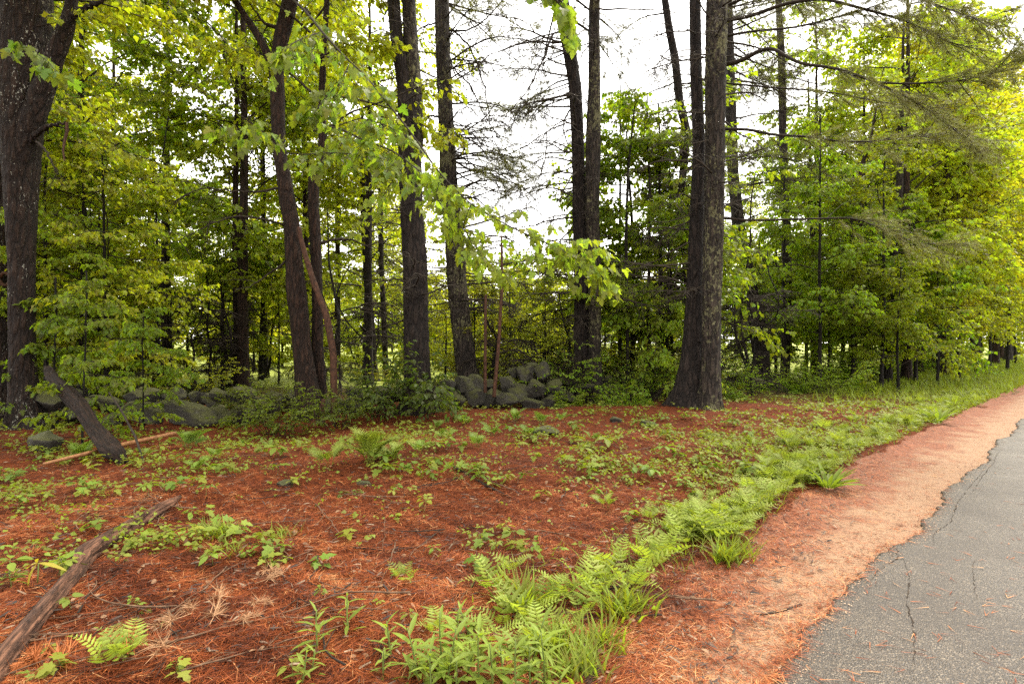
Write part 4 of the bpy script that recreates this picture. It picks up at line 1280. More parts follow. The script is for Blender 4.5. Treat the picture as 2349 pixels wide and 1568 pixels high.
def put_stone(parent, x, y, w, h, d, base=None, seed=None):
    p = P(x, y, d) - (WB if base is None else base)
    o = link("stone", STN[r.integers(8)], parent, loc=tuple(p))
    sx, sz = w / 2 / FPX * d, h / 2 / FPX * d
    o.scale = (sx * 1.35, (sx + sz) / 1.7, sz * 1.35)
    o.rotation_euler = (r.uniform(-.25, .25), r.uniform(-.25, .25), r.choice([0, 3.14]) + r.uniform(-.4, .4))
hand = [(334, 946, 74, 52, 11.0), (428, 950, 108, 62, 10.9), (330, 905, 76, 44, 11.5), (250, 925, 76, 50, 11.4), (262, 965, 60, 40, 11.0), (402, 912, 60, 36, 11.6), (500, 910, 46, 34, 11.6),
        (560, 905, 70, 40, 11.9), (500, 952, 60, 44, 11.3), (565, 948, 70, 44, 11.5), (115, 918, 86, 56, 10.8), (180, 940, 70, 50, 10.9), (160, 900, 80, 40, 11.3), (620, 930, 70, 50, 11.9), (820, 925, 80, 60, 12.8), (880, 915, 60, 50, 13.2), (760, 930, 60, 50, 12.4),
        (1026, 893, 50, 48, 13.9), (1060, 886, 46, 50, 14.1), (1094, 876, 34, 38, 14.3), (1045, 922, 52, 40, 13.8), (1090, 915, 60, 46, 14.0), (1130, 910, 50, 44, 14.2), (1120, 880, 40, 30, 14.5),
        (1166, 880, 44, 42, 14.2), (1205, 862, 48, 44, 14.3), (1244, 856, 46, 46, 14.5), (1190, 900, 54, 44, 14.1), (1236, 893, 50, 48, 14.2), (1275, 890, 44, 40, 14.5), (1160, 918, 56, 36, 13.9), (1215, 925, 58, 36, 13.9), (1265, 920, 56, 36, 14.2), (1180, 856, 30, 26, 14.6), (1222, 842, 34, 24, 14.7),
        (1300, 910, 40, 34, 14.8), (1410, 900, 70, 44, 15.6), (1460, 880, 60, 46, 16.2), (1500, 900, 60, 36, 16), (1540, 885, 50, 36, 16.5), (1440, 905, 50, 30, 15.7), (1690, 872, 50, 34, 18.0), (1730, 880, 40, 26, 17.5), (1664, 882, 34, 28, 17.2)]
for h_ in hand: put_stone(wall, *h_)
for k in range(90):
    t = r.random()
    x = 80 + 1450 * t
    dd = np.interp(x, [80, 600, 1174, 1540], [11.3, 12.2, 14.6, 16.5]) + r.uniform(-.05, .5)
    yb = CY + CAM_H * FPX / dd
    put_stone(wall, x, yb - r.uniform(2, 44), r.uniform(26, 52), r.uniform(22, 36), dd)
# single stones on the forest floor
def ground_stone(x, y, w, h, label, flat=.6):
    p = G(x, y)
    o = link("stone", STN[r.integers(8)], None, loc=(p[0], p[1], p[2] + .2 * h / FPX * p[1]))
    o.scale = (w / 2 / FPX * p[1], w / 2 / FPX * p[1] * .8, h / FPX * p[1] * flat)
    o.rotation_euler = (0, 0, r.uniform(-.5, .5))
    tag(o, label, "stone")
ground_stone(105, 1032, 110, 52, "dark mossy boulder sunk in the needles at the foot of the speckled maple", .7)
ground_stone(655, 1112, 62, 22, "small flat grey stone in the red needles below the ferns")
ground_stone(838, 1112, 40, 16, "little grey stone half hidden by needles near the bright fern clump")
ground_stone(1240, 992, 88, 22, "flat mossy slab lying among leafy seedlings")
ground_stone(1410, 968, 34, 26, "small pinkish grey stone among seedlings before the pine pair")
ground_stone(1485, 975, 50, 16, "low rounded stone between the twin-trunk pines")

# ------------------------------------------------------------------ dead wood
def log(name, pix, mat, label, sides=18, seed=0, lift=None, ridge=.12, cat="log"):
    b0 = G(pix[0][0], pix[0][1])
    pts, rad = [], []
    for q in pix:
        x, y, w = q[:3]
        if len(q) > 3: p = P(x, y, q[3])
        else:
            p = G(x, y + w * .35); p[2] += w / 2 / FPX * p[1] * .85
        pts.append(p - b0); rad.append(w / 2 / FPX * (p[1]))
    pts, rad = np.array(pts), np.array(rad)
    r = np.random.default_rng(seed)
    n = 110
    tp = np.linspace(0, len(pts) - 1, n)
    path = np.stack([np.interp(tp, np.arange(len(pts)), pts[:, a]) for a in range(3)], 1)
    rr = np.interp(tp, np.arange(len(pts)), rad)
    path[1:-1] = (path[:-2] + 2 * path[1:-1] + path[2:]) / 4
    mb = MB(); mb.tube(path, rr, sides)
    V = mb.V[0]
    c = np.vstack([np.repeat(path, sides, 0), path[:1], path[-1:]])
    dv = V - c
    along = np.concatenate([np.repeat(np.linspace(0, 8, n), sides), [0, 8]])
    ang = np.concatenate([np.tile(np.arange(sides) / sides * 6.283, n), [0, 0]])
    cs = np.stack([np.cos(ang), np.sin(ang), along * .35], 1)
    f = 1 + ridge * 1.1 * wob(cs * [1.1, 1.1, 2.2] + seed, 1.0) + ridge * .8 * wob(cs * [5, 5, 1.6] + seed, 1.0) + ridge * .35 * wob(cs * [9, 9, 9] + seed, 1.0)
    mb.V[0] = c + dv * f[:, None]
    me = mb.mesh(name, mat)
    ga = me.attributes.new('gv', 'FLOAT_VECTOR', 'POINT')
    tl = np.concatenate([[0], np.cumsum(np.linalg.norm(np.diff(path, axis=0), axis=1))])
    al = np.concatenate([np.repeat(tl, sides), [0, tl[-1]]])
    ra = np.concatenate([np.repeat(rr, sides), rr[:1] * 0, rr[:1] * 0]) * 6
    ga.data.foreach_set('vector', np.stack([np.cos(ang) * ra, np.sin(ang) * ra, al + seed], 1).astype(np.float32).ravel())
    o = link(name, me, None, loc=tuple(b0))
    tag(o, label, cat)
    return o
LOGPX = [(-60, 1600, 54), (40, 1480, 44), (110, 1395, 42), (160, 1330, 38), (180, 1302, 34), (190, 1282, 46), (215, 1262, 42), (260, 1234, 37), (330, 1190, 32), (385, 1158, 25), (412, 1140, 10)]
log("log", LOGPX, WOOD_LOG, "long weathered brown log with a swollen broken joint lying in the needles", 32, 2, ridge=.2)
ga_, gb_ = G(284, 1064), P(108, 846, 9.4)
lean = []
for k, (f, w) in enumerate([(0, 16), (.05, 30), (.12, 35), (.3, 33), (.5, 31), (.7, 29), (.9, 27), (.97, 22), (1.0, 10)]):
    p = ga_ + (gb_ - ga_) * f + np.array([.02 * math.sin(k * 2), 0, .03 * math.sin(k * 1.7)])
    lean.append((CX + p[0] / p[1] * FPX, CY - (p[2] - CAM_H) / p[1] * FPX, w, p[1]))
log("dead_trunk", lean, WOOD_ROT, "rotten dead trunk leaning towards the speckled maple over the wall", 36, 3, ridge=.26, cat="dead trunk")
log("stick", [(100, 1083, 7), (200, 1058, 10), (300, 1032, 11), (404, 1008, 9)], WOOD_TAN, "long barkless tan stick lying across the foot of the rotten trunk", 10, 4, ridge=.06, cat="stick")
for ob_ in (bpy.data.objects.get("stick"),):
    ob_.location.z += .10
log("branch", [(330, 1060, 5), (310, 1000, 5, 7.6), (275, 935, 4, 8.2), (250, 900, 3, 8.6)], TWIG_DARK, "lichened thin dead branch leaning on the rotten trunk", 8, 5, ridge=.1, cat="branch")
log("branch", [(680, 1500, 7), (725, 1390, 8), (748, 1290, 6), (760, 1255, 4)], TWIG_DARK, "dark curved branch lying in needles pointing towards the camera", 8, 6, cat="branch")
log("branch", [(760, 1250, 4), (880, 1262, 5), (960, 1255, 5), (1010, 1215, 3)], TWIG_DARK, "thin black branch bowed across the red needles", 8, 7, cat="branch")
log("branch", [(1040, 1070, 7), (1110, 1110, 6), (1170, 1140, 4)], TWIG_DARK, "short dark branch among the leafy seedlings before the ferns", 8, 8, cat="branch")
log("stick", [(1740, 1410, 5), (1790, 1402, 6), (1838, 1386, 6)], TWIG, "short grey stick with peeling bark on the needle covered shoulder", 8, 9, cat="stick")
log("stick", [(1345, 1575, 22), (1372, 1535, 20)], WOOD_LOG, "stubby brown stick end poking from the shoulder needles beside the grass", 10, 10, cat="stick")
log("stem", [(1113, 900, 8, 13.0), (1113, 800, 7, 13.0), (1114, 676, 6, 13.0)], WOOD_RED, "straight broken reddish bare stem standing before the tumbled stones", 8, 11, ridge=.05, cat="dead stem")
log("stem", [(1133, 910, 9, 12.8), (1143, 800, 8, 12.8), (1152, 650, 7, 12.8), (1150, 540, 4, 12.8)], WOOD_RED, "tall slightly bent reddish stem beside the broken one at the wall", 8, 12, ridge=.05, cat="dead stem")
log("stump", [(735, 975, 20), (738, 950, 16, 11.0), (742, 915, 9, 11.0)], WOOD_RED, "small splintered reddish stump against the double maple's foot", 10, 13, cat="stump")

r = np.random.default_rng(71)
TW = []
for i in range(6):
    mb = MB()
    p = curve_path((0, 0, 0), (1, 0, 0), 1.0, 8, 0, .17, r); p[:, 2] *= .15; p[:, 0] -= .5
    mb.tube(p, np.linspace(.007, .003, 9), 5)
    for k in range(3):
        j = r.integers(2, 7)
        q = curve_path(p[j], unit(p[j + 1] - p[j]) + np.array([0, r.choice([-.8, .8]), .1]), r.uniform(.12, .35), 4, 0, .1, r); q[:, 2] *= .3
        mb.tube(q, np.linspace(.005, .002, 5), 4)
    TW.append(mb.mesh("fallen_twig", [TWIG_FLOOR, TWIG_FLOOR, TWIG_DARK][i % 3]))
for k in range(190):
    x, y = r.uniform(0, 1500), 960 + 600 * r.random() ** 1.1
    g = G(x, y)
    s_, e_ = se(g[0], g[1])
    if e_ < grass_edge(s_) + .1: continue
    o = link("fallen_twig", TW[r.integers(6)], None, loc=(g[0], g[1], g[2] + .022), rotz=r.uniform(0, 6.28))
    sc = r.uniform(.3, .95); o.scale = (sc, sc, sc)
    tag(o, "thin dry twig lying on the red pine needle floor", "twig", "twigs on the needle floor")

# ------------------------------------------------------------------ needle litter
def ground_normal_pts(x, y): return np.stack([x, y, ground_h(x, y)], 1)
NL = needle_litter_mat()
def sample_floor(n, y0, y1, r, x0=-60, x1=2400):
    """points on the visible floor, thinning with distance"""
    yy = r.uniform(y0, y1, n); xx = r.uniform(x0, x1, n)
    dd = CAM_H * FPX / (yy - CY)
    return (xx - CX) / FPX * dd, dd
r = np.random.default_rng(81)
mb = MB()
x, y = sample_floor(150000, 905, 1640, r)
s_, e_ = se(x, y)
off = e_ - grass_edge(s_)
offr = e_ - road_edge(s_)
keep = (off > 0) | ((offr > 0) & (r.random(len(x)) < .16 + .65 * sstep(-.55, .02, off) + .3 * sstep(.10, .0, offr))) | ((offr > -1.5) & (offr <= 0) & (r.random(len(x)) < .008 + .5 * sstep(-.06, 0, offr)))
x, y, off, offr = x[keep], y[keep], off[keep], offr[keep]
n0 = len(x)
onroad = offr < 0
cl = wob(np.stack([x * 1.6, y * 1.6, 0 * x], 1), 1.0) * .8 + .9 * wob(np.stack([x * 7, y * 7, 0 * x + 5], 1), 1.0)
nn = 3
X0 = r.uniform(0, 6.283, n0) + 0
ang = np.repeat(X0, nn) + r.normal(0, .28, n0 * nn)
xr, yr = np.repeat(x, nn), np.repeat(y, nn)
zr = ground_h(xr, yr) + np.where(np.repeat(onroad, nn), .040, r.uniform(.004, .026, n0 * nn)) 
Xd = np.stack([np.cos(ang), np.sin(ang), np.where(np.repeat(onroad, nn), 0, r.normal(.02, .16, n0 * nn))], 1)
Nd = np.array([0, 0, 1.]) + r.normal(0, .35, (n0 * nn, 3))
Ln = r.uniform(.055, .115, n0 * nn)
ndl = (np.array([[0, .0135, 0], [0, -.0135, 0], [1, 0, 0]], float), np.array([[0, 1, 2]]))
wv = np.clip(.42 + .28 * np.repeat(cl, nn) + r.normal(0, .25, n0 * nn) + .18 * np.repeat(sstep(.2, -.4, off), nn), 0, 1)
# far needles are drawn as wider bundles
fs = np.clip(np.repeat(y, nn) / 5.0, 1, 2.0)
V, T_ = place(ndl, np.stack([xr, yr, zr], 1), Xd, Nd, Ln)
mb.add(V, T_, None, wv)
link("needle_litter", mb.mesh("needle_litter", NL, False), kind='stuff')
tag(bpy.data.objects["needle_litter"], "thick carpet of fallen reddish brown pine needles on the forest floor", "pine needles")

# brown dead leaves lying loose
mb = MB()
x, y = sample_floor(330, 930, 1600, r, -40, 1700)
s_, e_ = se(x, y)
k = e_ > grass_edge(s_) - .5
x, y = x[k], y[k]
n0 = len(x)
q = np.stack([x, y, ground_h(x, y) + .028], 1)
a = r.uniform(0, 6.28, n0)
mb.leaves(OVAL, q, np.stack([np.cos(a), np.sin(a), r.normal(0, .2, n0)], 1), np.array([0, 0, 1.]) + r.normal(0, .4, (n0, 3)), r.uniform(.025, .055, n0), r.random(n0))
DL = plain_mat("dead_leaf_tan", (.08, .04, .02), (.24, .14, .075), 9, .7, .3)
o = link("dead_leaves", mb.mesh("dead_leaves", DL, False), kind='stuff')
tag(o, "scattered dry tan leaves on the needle floor", "dead leaves")

# bark flakes and bits of twig in the litter
mb = MB()
x, y = sample_floor(5200, 915, 1600, r, -60, 2000)
s_, e_ = se(x, y)
k = e_ > grass_edge(s_) - .55
x, y = x[k], y[k]; n0 = len(x)
a = r.uniform(0, 6.28, n0)
q = np.stack([x, y, ground_h(x, y) + .018], 1)
chip = (np.array([[0, .09, 0], [0, -.09, 0], [1, .06, .03], [1, -.07, .02], [.5, .02, .12]], float), np.array([[0, 1, 4], [1, 3, 4], [3, 2, 4], [2, 0, 4]]))
mb.leaves(chip, q, np.stack([np.cos(a), np.sin(a), r.normal(0, .15, n0)], 1), np.array([0, 0, 1.]) + r.normal(0, .3, (n0, 3)), r.uniform(.015, .07, n0), r.random(n0) ** .8)
m_, nt_, out_ = new_mat("litter_bits")
t_ = NT(nt_)
at_ = t_.n("ShaderNodeAttribute", attribute_name='var')
pb_ = t_.n("ShaderNodeBsdfPrincipled", i_Roughness=.85)
t_.l(t_.ramp(at_.outputs['Fac'], [(0, (0.0064, 0.0040, 0.0032)), (.55, (0.0280, 0.0160, 0.0104)), (.85, (0.1120, 0.0680, 0.0400)), (1, (0.2400, 0.1760, 0.1120))]), pb_.inputs['Base Color'])
t_.l(pb_.outputs[0], out_.inputs[0])
o = link("litter_bits", mb.mesh("litter_bits", m_, False), kind='stuff')
tag(o, "dark bark flakes and twig bits scattered in the pine needles", "litter")

# dry pale needle sprays
mbn = MB()
rr = np.random.default_rng(83)
mbn.tube(curve_path((0, 0, .01), (1, 0, 0), .22, 4, 0, .05, rr), .003, 4)
tufts(rr, mbn, np.array([[.22, 0, .02], [.15, .03, .015], [.12, -.04, .02]]), np.array([[1, 0, .0], [.6, .8, 0], [.6, -.8, 0]]), .10, 26)
DRY = plain_mat("dry_straw_needles", (.20, .10, .045), (.40, .23, .12), 6, .6, .1)
dry_me = mbn.mesh("dry_needle_spray", DRY, False)
mbn2 = MB()
tufts(rr, mbn2, np.array([[.22, 0, .02], [.15, .03, .015], [.12, -.04, .02], [.05, 0, .02]]), np.array([[1, 0, .0], [.6, .8, 0], [.6, -.8, 0], [1, .2, 0]]), .12, 26)
ORD = plain_mat("rusty_orange_needles", (.22, .06, .017), (.40, .13, .036), 6, .6, .1)
or_me = mbn2.mesh("dry_needle_spray", ORD, False)
for x, y in [(460, 1390), (500, 1400), (440, 1420), (520, 1440), (480, 1448), (550, 1395), (585, 1350), (600, 1310), (390, 1470)]:
    g = G(x, y)
    o = link("dry_needle_spray", dry_me, None, loc=(g[0], g[1], g[2] + .025), rotz=rr.uniform(0, 6.28), scale=rr.uniform(.6, .9))
    tag(o, "straw coloured dry pine needle spray on the floor past the log", "needle spray", "straw needle sprays by the log")
for x, y in [(60, 1540), (130, 1500), (85, 1560), (30, 1290), (110, 1330), (180, 1490), (290, 1520), (20, 1560)]:
    g = G(x, y)
    o = link("dry_needle_spray", or_me, None, loc=(g[0], g[1], g[2] + .02), rotz=rr.uniform(0, 6.28), scale=rr.uniform(.6, .9))
    tag(o, "rusty orange dead pine needle spray beside the weathered log", "needle spray", "rusty needle sprays by the log")

# ------------------------------------------------------------------ ferns, seedlings, weeds, grass
def frond_mesh(seed, pairs, wide, taper, pinna_w, teeth=False, curve=.55):
    """fern frond, unit length, rising along +x/+z and arching over"""
    r = np.random.default_rng(seed)
    mb = MB()
    n = 12
    t = np.linspace(0, 1, n)
    a0 = R(80)
    ang = a0 - (a0 + curve * .5) * t ** 1.3
    px = np.concatenate([[0], np.cumsum(np.cos(ang[:-1]))]) / n
    pz = np.concatenate([[0], np.cumsum(np.sin(ang[:-1]))]) / n
    path = np.stack([px, .02 * np.sin(t * 3 + seed), pz], 1)
    mb.tube(path, np.linspace(.008, .003, n), 3, .3, False)
    B, X, N, S = [], [], [], []
    for k in range(pairs):
        tk = .30 + .68 * k / pairs
        p = np.array([np.interp(tk, t, path[:, i]) for i in range(3)])
        i = min(int(tk * (n - 1)), n - 2)
        d = unit(path[i + 1] - path[i])
        nrm = unit(np.cross(d, [0, 1, 0])) * -1
        f = (k + 1.5) / (pairs + 1)
        L = wide * (math.sin(math.pi * min(1, f * taper + .18)) if taper < 1 else (1 - f) ** .75 * min(1, .55 + f * 2.2)) * r.uniform(.9, 1.1) + .02
        for sg in (-1, 1):
            B.append(p); X.append(d * .38 + np.array([0, sg, 0]) + np.array([0, 0, -.12 * r.random()]))
            N.append(nrm + r.normal(0, .12, 3)); S.append(L)
    B.append(path[-2]); X.append(path[-1] - path[-3]); N.append([0.1, 0, 1]); S.append(wide * .35)
    if teeth:
        o_ = [(0, 0)]
        for q in range(7):
            u = q / 7
            w = pinna_w * (1 - u * .9)
            o_ += [(u + .05, w), (u + .12, w * .35)]
        o_ = o_ + [(1, 0)] + [(x, -y) for x, y in o_[:0:-1]]
        tm = fan(o_, (.35, 0), .2, .2)
    else:
        w = pinna_w
        o_ = [(0, 0), (.12, w * .75), (.4, w), (.7, w * .7), (1, 0), (.7, -w * .7), (.4, -w), (.12, -w * .75)]
        tm = fan(o_, (.45, 0), .2, .25)
    mb.leaves(tm, np.array(B), np.array(X), np.array(N), np.array(S), r.uniform(.3, .8, len(B)))
    return mb.mesh("frond", FERN, False)
SENS = [frond_mesh(500 + i, [7, 8, 9, 6][i], [.34, .30, .27, .36][i], 1.2, .125) for i in range(4)]
LADY = [frond_mesh(520 + i, 20, .20, .9, .13, True) for i in range(3)]
def fern(pos, size, label, group, meshes, r, n=None, color=FG, spread=(.1, .55)):
    o = root("fern", pos, label, "fern", group)
    n = n or r.integers(4, 8)
    a0 = r.uniform(0, 6.28)
    for k in range(n):
        f = link("frond", meshes[r.integers(len(meshes))], o)
        a = a0 + k * 6.283 / n + r.normal(0, .3)
        f.location = (.03 * math.cos(a), .03 * math.sin(a), -.01)
        f.rotation_euler = (r.normal(0, .2), r.uniform(-.25, .35), a)
        s = size * r.uniform(.6, 1.1) * .9
        f.scale = (s, s, s)
        c = np.array(color) * r.uniform(.8, 1.2)
        f.color = (*c, 1)
    return o
r = np.random.default_rng(91)
fern_label = "light green broad-fingered fern in the strip between needles and road shoulder"
for x, y, s in [(1130, 1345, .34), (1170, 1300, .25), (1150, 1430, .36), (1125, 1460, .3), (1210, 1420, .4), (1250, 1390, .36), (1290, 1365, .42), (1330, 1345, .42), (1365, 1370, .44), (1400, 1340, .42), (1440, 1350, .42), (1470, 1320, .42),
                (1420, 1300, .38), (1380, 1300, .36), (1340, 1400, .4), (1300, 1440, .36), (1240, 1480, .34), (1180, 1520, .34), (1040, 1520, .36), (1000, 1545, .3), (1500, 1290, .4), (1530, 1270, .42), (1545, 1220, .42), (1570, 1240, .42), (1590, 1210, .44), (1625, 1235, .44),
                (1650, 1205, .44), (1680, 1215, .42), (1560, 1180, .38), (1600, 1180, .4), (1640, 1170, .42), (1700, 1180, .42), (1720, 1160, .42), (1490, 1180, .28), (1480, 1240, .3), (1745, 1150, .42), (1775, 1135, .42), (1800, 1118, .42), (1720, 1120, .4), (1760, 1100, .4), (1830, 1100, .4), (1850, 1085, .4), (925, 1320, .2), (250, 1515, .3), (285, 1500, .28), (1005, 1440, .22)]:
    fern(G(x, y + 12), s, fern_label, "broad-fingered ferns along the shoulder", SENS, r)
for k in range(205):
    s0 = 4.2 + 19 * r.random() ** 1.5
    xx, yy = from_se(s0, grass_edge(s0) + .12 + abs(r.normal(0, .5)) * (1 if s0 > 7 else .55))
    fern((xx, yy, float(ground_h(xx, yy))), r.uniform(.28, .46), fern_label, "broad-fingered ferns along the shoulder", SENS if r.random() < .6 else LADY, r, 5, (.18, .215, .032))
fern(G(850, 1062), .68, "large bright yellow green feathery fern clump below the shrubs", None, LADY, r, 12, (.165, .20, .025))
fern(G(905, 1055), .5, "feathery fern hugging the bright fern clump on its roadside", None, LADY, r, 8, (.165, .20, .025))
fern(G(757, 1068), .52, "upright single-crown feathery fern left of the bright clump", None, LADY, r, 5, (.165, .20, .025))
fern(G(190, 1050), .62, "feathery fern arching beside the rotten leaning trunk", None, LADY, r, 6, (.15, .22, .03))
fern(G(430, 1030), .60, "feathery fern at the tip of the tan barkless stick", None, LADY, r, 8, (.12, .18, .03))
fern(G(455, 1080), .3, "small feathery fern just below the stick's tip", None, LADY, r, 6, (.16, .22, .03))
lf_label = "small feathery fern among seedlings before the stone wall"
for x, y, s in [(1180, 968, .5), (1240, 975, .45), (1065, 975, .45), (1130, 1000, .45), (1290, 965, .4), (1020, 1010, .4), (1095, 1025, .35), (560, 1020, .3), (620, 1030, .3), (490, 1050, .3), (330, 1048, .3), (1360, 1010, .3), (960, 1040, .4), (1000, 985, .4), (1210, 1000, .4)]:
    fern(G(x, y), s, lf_label, "small ferns before the wall", LADY, r, 6, (.14, .20, .03))

# seedlings
def seedling_parts(seed, kind):
    r = np.random.default_rng(seed)
    h = 1.0
    st = curve_path((0, 0, -.05), (r.normal(0, .15), r.normal(0, .15), 1), h, 5, 0, .08, r)
    mb = MB(); mb.tube(st, np.linspace(.022, .012, 6), 4)
    lv = []
    n = {0: 6, 1: 5, 2: 9}[kind]
    for k in range(n):
        a = k * (2.1 if kind else 1.05) + r.normal(0, .3)
        f = (.97 if kind == 0 else (.55 + .42 * k / n))
        p = np.array([np.interp(f * 5, np.arange(6), st[:, i]) for i in range(3)])
        X = np.array([math.cos(a), math.sin(a), r.uniform(-.35, .25)])
        p2 = p + X * .22
        mb.tube(np.array([p, p2]), .009, 3, .5, False)
        lv.append((p2, X, np.array([0, 0, 1.]) + r.normal(0, .25, 3), r.uniform(.5, .85) * (1 if kind < 2 else .75)))
    return mb, lv
SEED_T = [OVAL, MAPLE_MID, OVAL]
leaf_oval = mesh("leaf", OVAL[0], OVAL[1], FERN, False, np.full(len(OVAL[1]), .5))
leaf_map = mesh("leaf", MAPLE_MID[0], MAPLE_MID[1], FERN, False, np.full(len(MAPLE_MID[1]), .5))
SEEDS = []
for k in range(9):
    mb, lv = seedling_parts(600 + k, k % 3)
    stem = mb.mesh("stem", GREEN_STEM)
    one = MB()
    one.V, one.T, one.Q, one.n, one.vt, one.vq = list(mb.V), list(mb.T), list(mb.Q), mb.n, list(mb.vt), list(mb.vq)
    one.leaves(SEED_T[k % 3], np.array([l[0] for l in lv]), np.array([l[1] for l in lv]), np.array([l[2] for l in lv]), np.array([l[3] for l in lv]), np.full(len(lv), .5))
    SEEDS.append((stem, lv, one.mesh("seedling", FERN, False), leaf_map if k % 3 == 1 else leaf_oval))
def dens(x, y):
    """how thickly seedlings grow at a picture position"""
    v = .10
    v += .9 * math.exp(-((y - 1010) / 55) ** 2) * (1 if x < 1400 else .8)
    v += .55 * math.exp(-((y - 1090) / 60) ** 2) * (1 if x < 560 or 1050 < x < 1500 else .5)
    if x < 330 and y < 1330: v += .35
    if 250 < x < 760 and 1150 < y < 1450: v += .22
    if x > 1350 and y < 1130: v += .5
    if 780 < x < 1100 and 1150 < y < 1330: v -= .05
    return min(v, 1)
r = np.random.default_rng(93)
cnt = [0, 0]
tries = 0
while cnt[0] + cnt[1] < 430 and tries < 30000:
    tries += 1
    x, y = r.uniform(-20, 2050), 955 + 610 * r.random()
    if r.random() > dens(x, y): continue
    g = G(x, y)
    if r.random() > (.5 + .75 * float(wob(np.array([g[0] * 2.6, g[1] * 2.6, 9.]), 1.0))) ** 2: continue
    s_, e_ = se(g[0], g[1])
    if e_ < grass_edge(s_) + .05: continue
    yl_ = np.interp(x, [q[0] for q in LOGPX], [q[1] for q in LOGPX])
    if x < 420 and -14 < y - yl_ < 46: continue
    k = r.integers(9)
    mp_ = int(k % 3 == 1)
    if cnt[mp_] >= 290: continue
    cnt[mp_] += 1
    stem, lv, one, lm_ = SEEDS[k]
    sc = r.uniform(.06, .14) * (1.3 if y < 1100 else (.95 if y < 1380 else .68))
    col = np.array([.145, .175, .018]) * r.uniform(.7, 1.15) * np.array([r.uniform(.75, 1.12), 1, 1])
    lab = ("maple seedling with lobed light leaves sprouting from the needle floor", "maple seedlings on the forest floor") if mp_ else ("oval-leaved seedling sprouting from the needle floor", "oval-leaved seedlings on the forest floor")
    nm = "maple_seedling" if mp_ else "seedling"
    if g[1] < 5.2:
        o = root(nm, g, lab[0], "seedling", lab[1], r.uniform(0, 6.28), sc)
        link("stem", stem, o)
        for q in lv:
            link("leaf", lm_, o, mat4=m4(*q), color=tuple(col * r.uniform(.85, 1.15)))
    else:
        o = link(nm, one, None, loc=tuple(g), rotz=r.uniform(0, 6.28), scale=sc, color=tuple(col))
        tag(o, lab[0], "seedling", lab[1])
# ground cover too many to count
mb = MB()
x, y = sample_floor(46000, 868, 1330, r, -60, 2349)
s_, e_ = se(x, y)
px_, py_ = x / y * FPX + CX, CY + CAM_H * FPX / y
pr = np.array([dens(a, b) for a, b in zip(px_, py_)])
cl = .5 + .5 * wob(np.stack([x * 2.2, y * 2.2, 0 * x + 3], 1), 1.0)
bank = sstep(3.2, .4, e_ - grass_edge(s_)) * sstep(4.0, 9.0, s_)
k = (e_ > grass_edge(s_) + .02) & (r.random(len(x)) < (pr * 1.5 * np.clip(cl, 0, 1.3) ** 3.5 * (1 - .5 * sstep(1120, 1250, py_)) + bank * .85 + .5 * sstep(12.5, 16, y)) * np.where((px_ < 420) & (np.abs(py_ - 12 - np.interp(px_, [q[0] for q in LOGPX], [q[1] for q in LOGPX])) < 26), 0, 1))
x, y = x[k], y[k]; n0 = len(x)
hh = r.uniform(.02, .13, n0)
for q in range(3):
    a = r.uniform(0, 6.28, n0)
    X = np.stack([np.cos(a), np.sin(a), r.uniform(-.5, .4, n0)], 1)
    Pn = np.stack([x, y, ground_h(x, y) + hh], 1) + X * .02 + r.normal(0, .02, (n0, 3)) * [1, 1, .3]
    mb.leaves(KITE, Pn, X, np.array([0, 0, 1.]) + r.normal(0, .4, (n0, 3)), r.uniform(.03, .065, n0) * np.clip(y / 9, .8, 1.5), r.random(n0))
o = link("ground_cover", mb.mesh("ground_cover", FERN, False), color=(.135, .16, .016), kind='stuff')
tag(o, "mixed low green leaves covering the forest floor and bank", "ground cover")

# lance-leaved weeds
LANCE_M = mesh("leaf", LANCE[0], LANCE[1], FERN, False, np.full(len(LANCE[1]), .5))
def weed(pos, h, n, r, label, group, color, spread=.5, wide=1.0):
    o = root("weed", pos, label, "weed", group)
    mb = MB()
    st = curve_path((0, 0, -.03), (r.normal(0, .12), r.normal(0, .12), 1), h, 6, 0, .05, r)
    mb.tube(st, np.linspace(.006, .003, 7), 5)
    link("stem", mb.mesh("stem", GREEN_STEM), o)
    for k in range(n):
        f = .15 + .85 * k / n
        p = np.array([np.interp(f * 6, np.arange(7), st[:, i]) for i in range(3)])
        a = k * 2.4 + r.normal(0, .3)
        X = np.array([math.cos(a), math.sin(a), r.uniform(.2, .9) + .6 * (f > .85)])
        l = link("leaf", LANCE_M, o, mat4=m4(p, X, np.array([-math.cos(a) * .5, -math.sin(a) * .5, 1]) + r.normal(0, .2, 3), h * spread * r.uniform(.6, 1.1) * (1.1 - .4 * f)))
        l.scale = (l.scale[0], l.scale[1] * wide, l.scale[2])
        l.color = (*(np.array(color) * r.uniform(.8, 1.2)), 1)
for x, y in [(990, 1590), (1020, 1560), (1045, 1580), (1070, 1540), (1100, 1570), (1060, 1500), (1085, 1465), (1010, 1520), (965, 1560), (1130, 1580), (1160, 1560), (1190, 1590), (1220, 1575), (930, 1555), (900, 1500), (880, 1540), (710, 1530), (730, 1480), (690, 1560), (1250, 1560), (1270, 1600), (1220, 1510), (800, 1440)]:
    weed(G(x, y + 14), r.uniform(.18, .34) * (.75 if x < 940 else 1), int(r.integers(10, 16)), r, "upright green weed with lance-shaped leaves beside the ferns and needles", "lance-leaved weeds at the foot of the bank", (.145, .195, .024), .55)
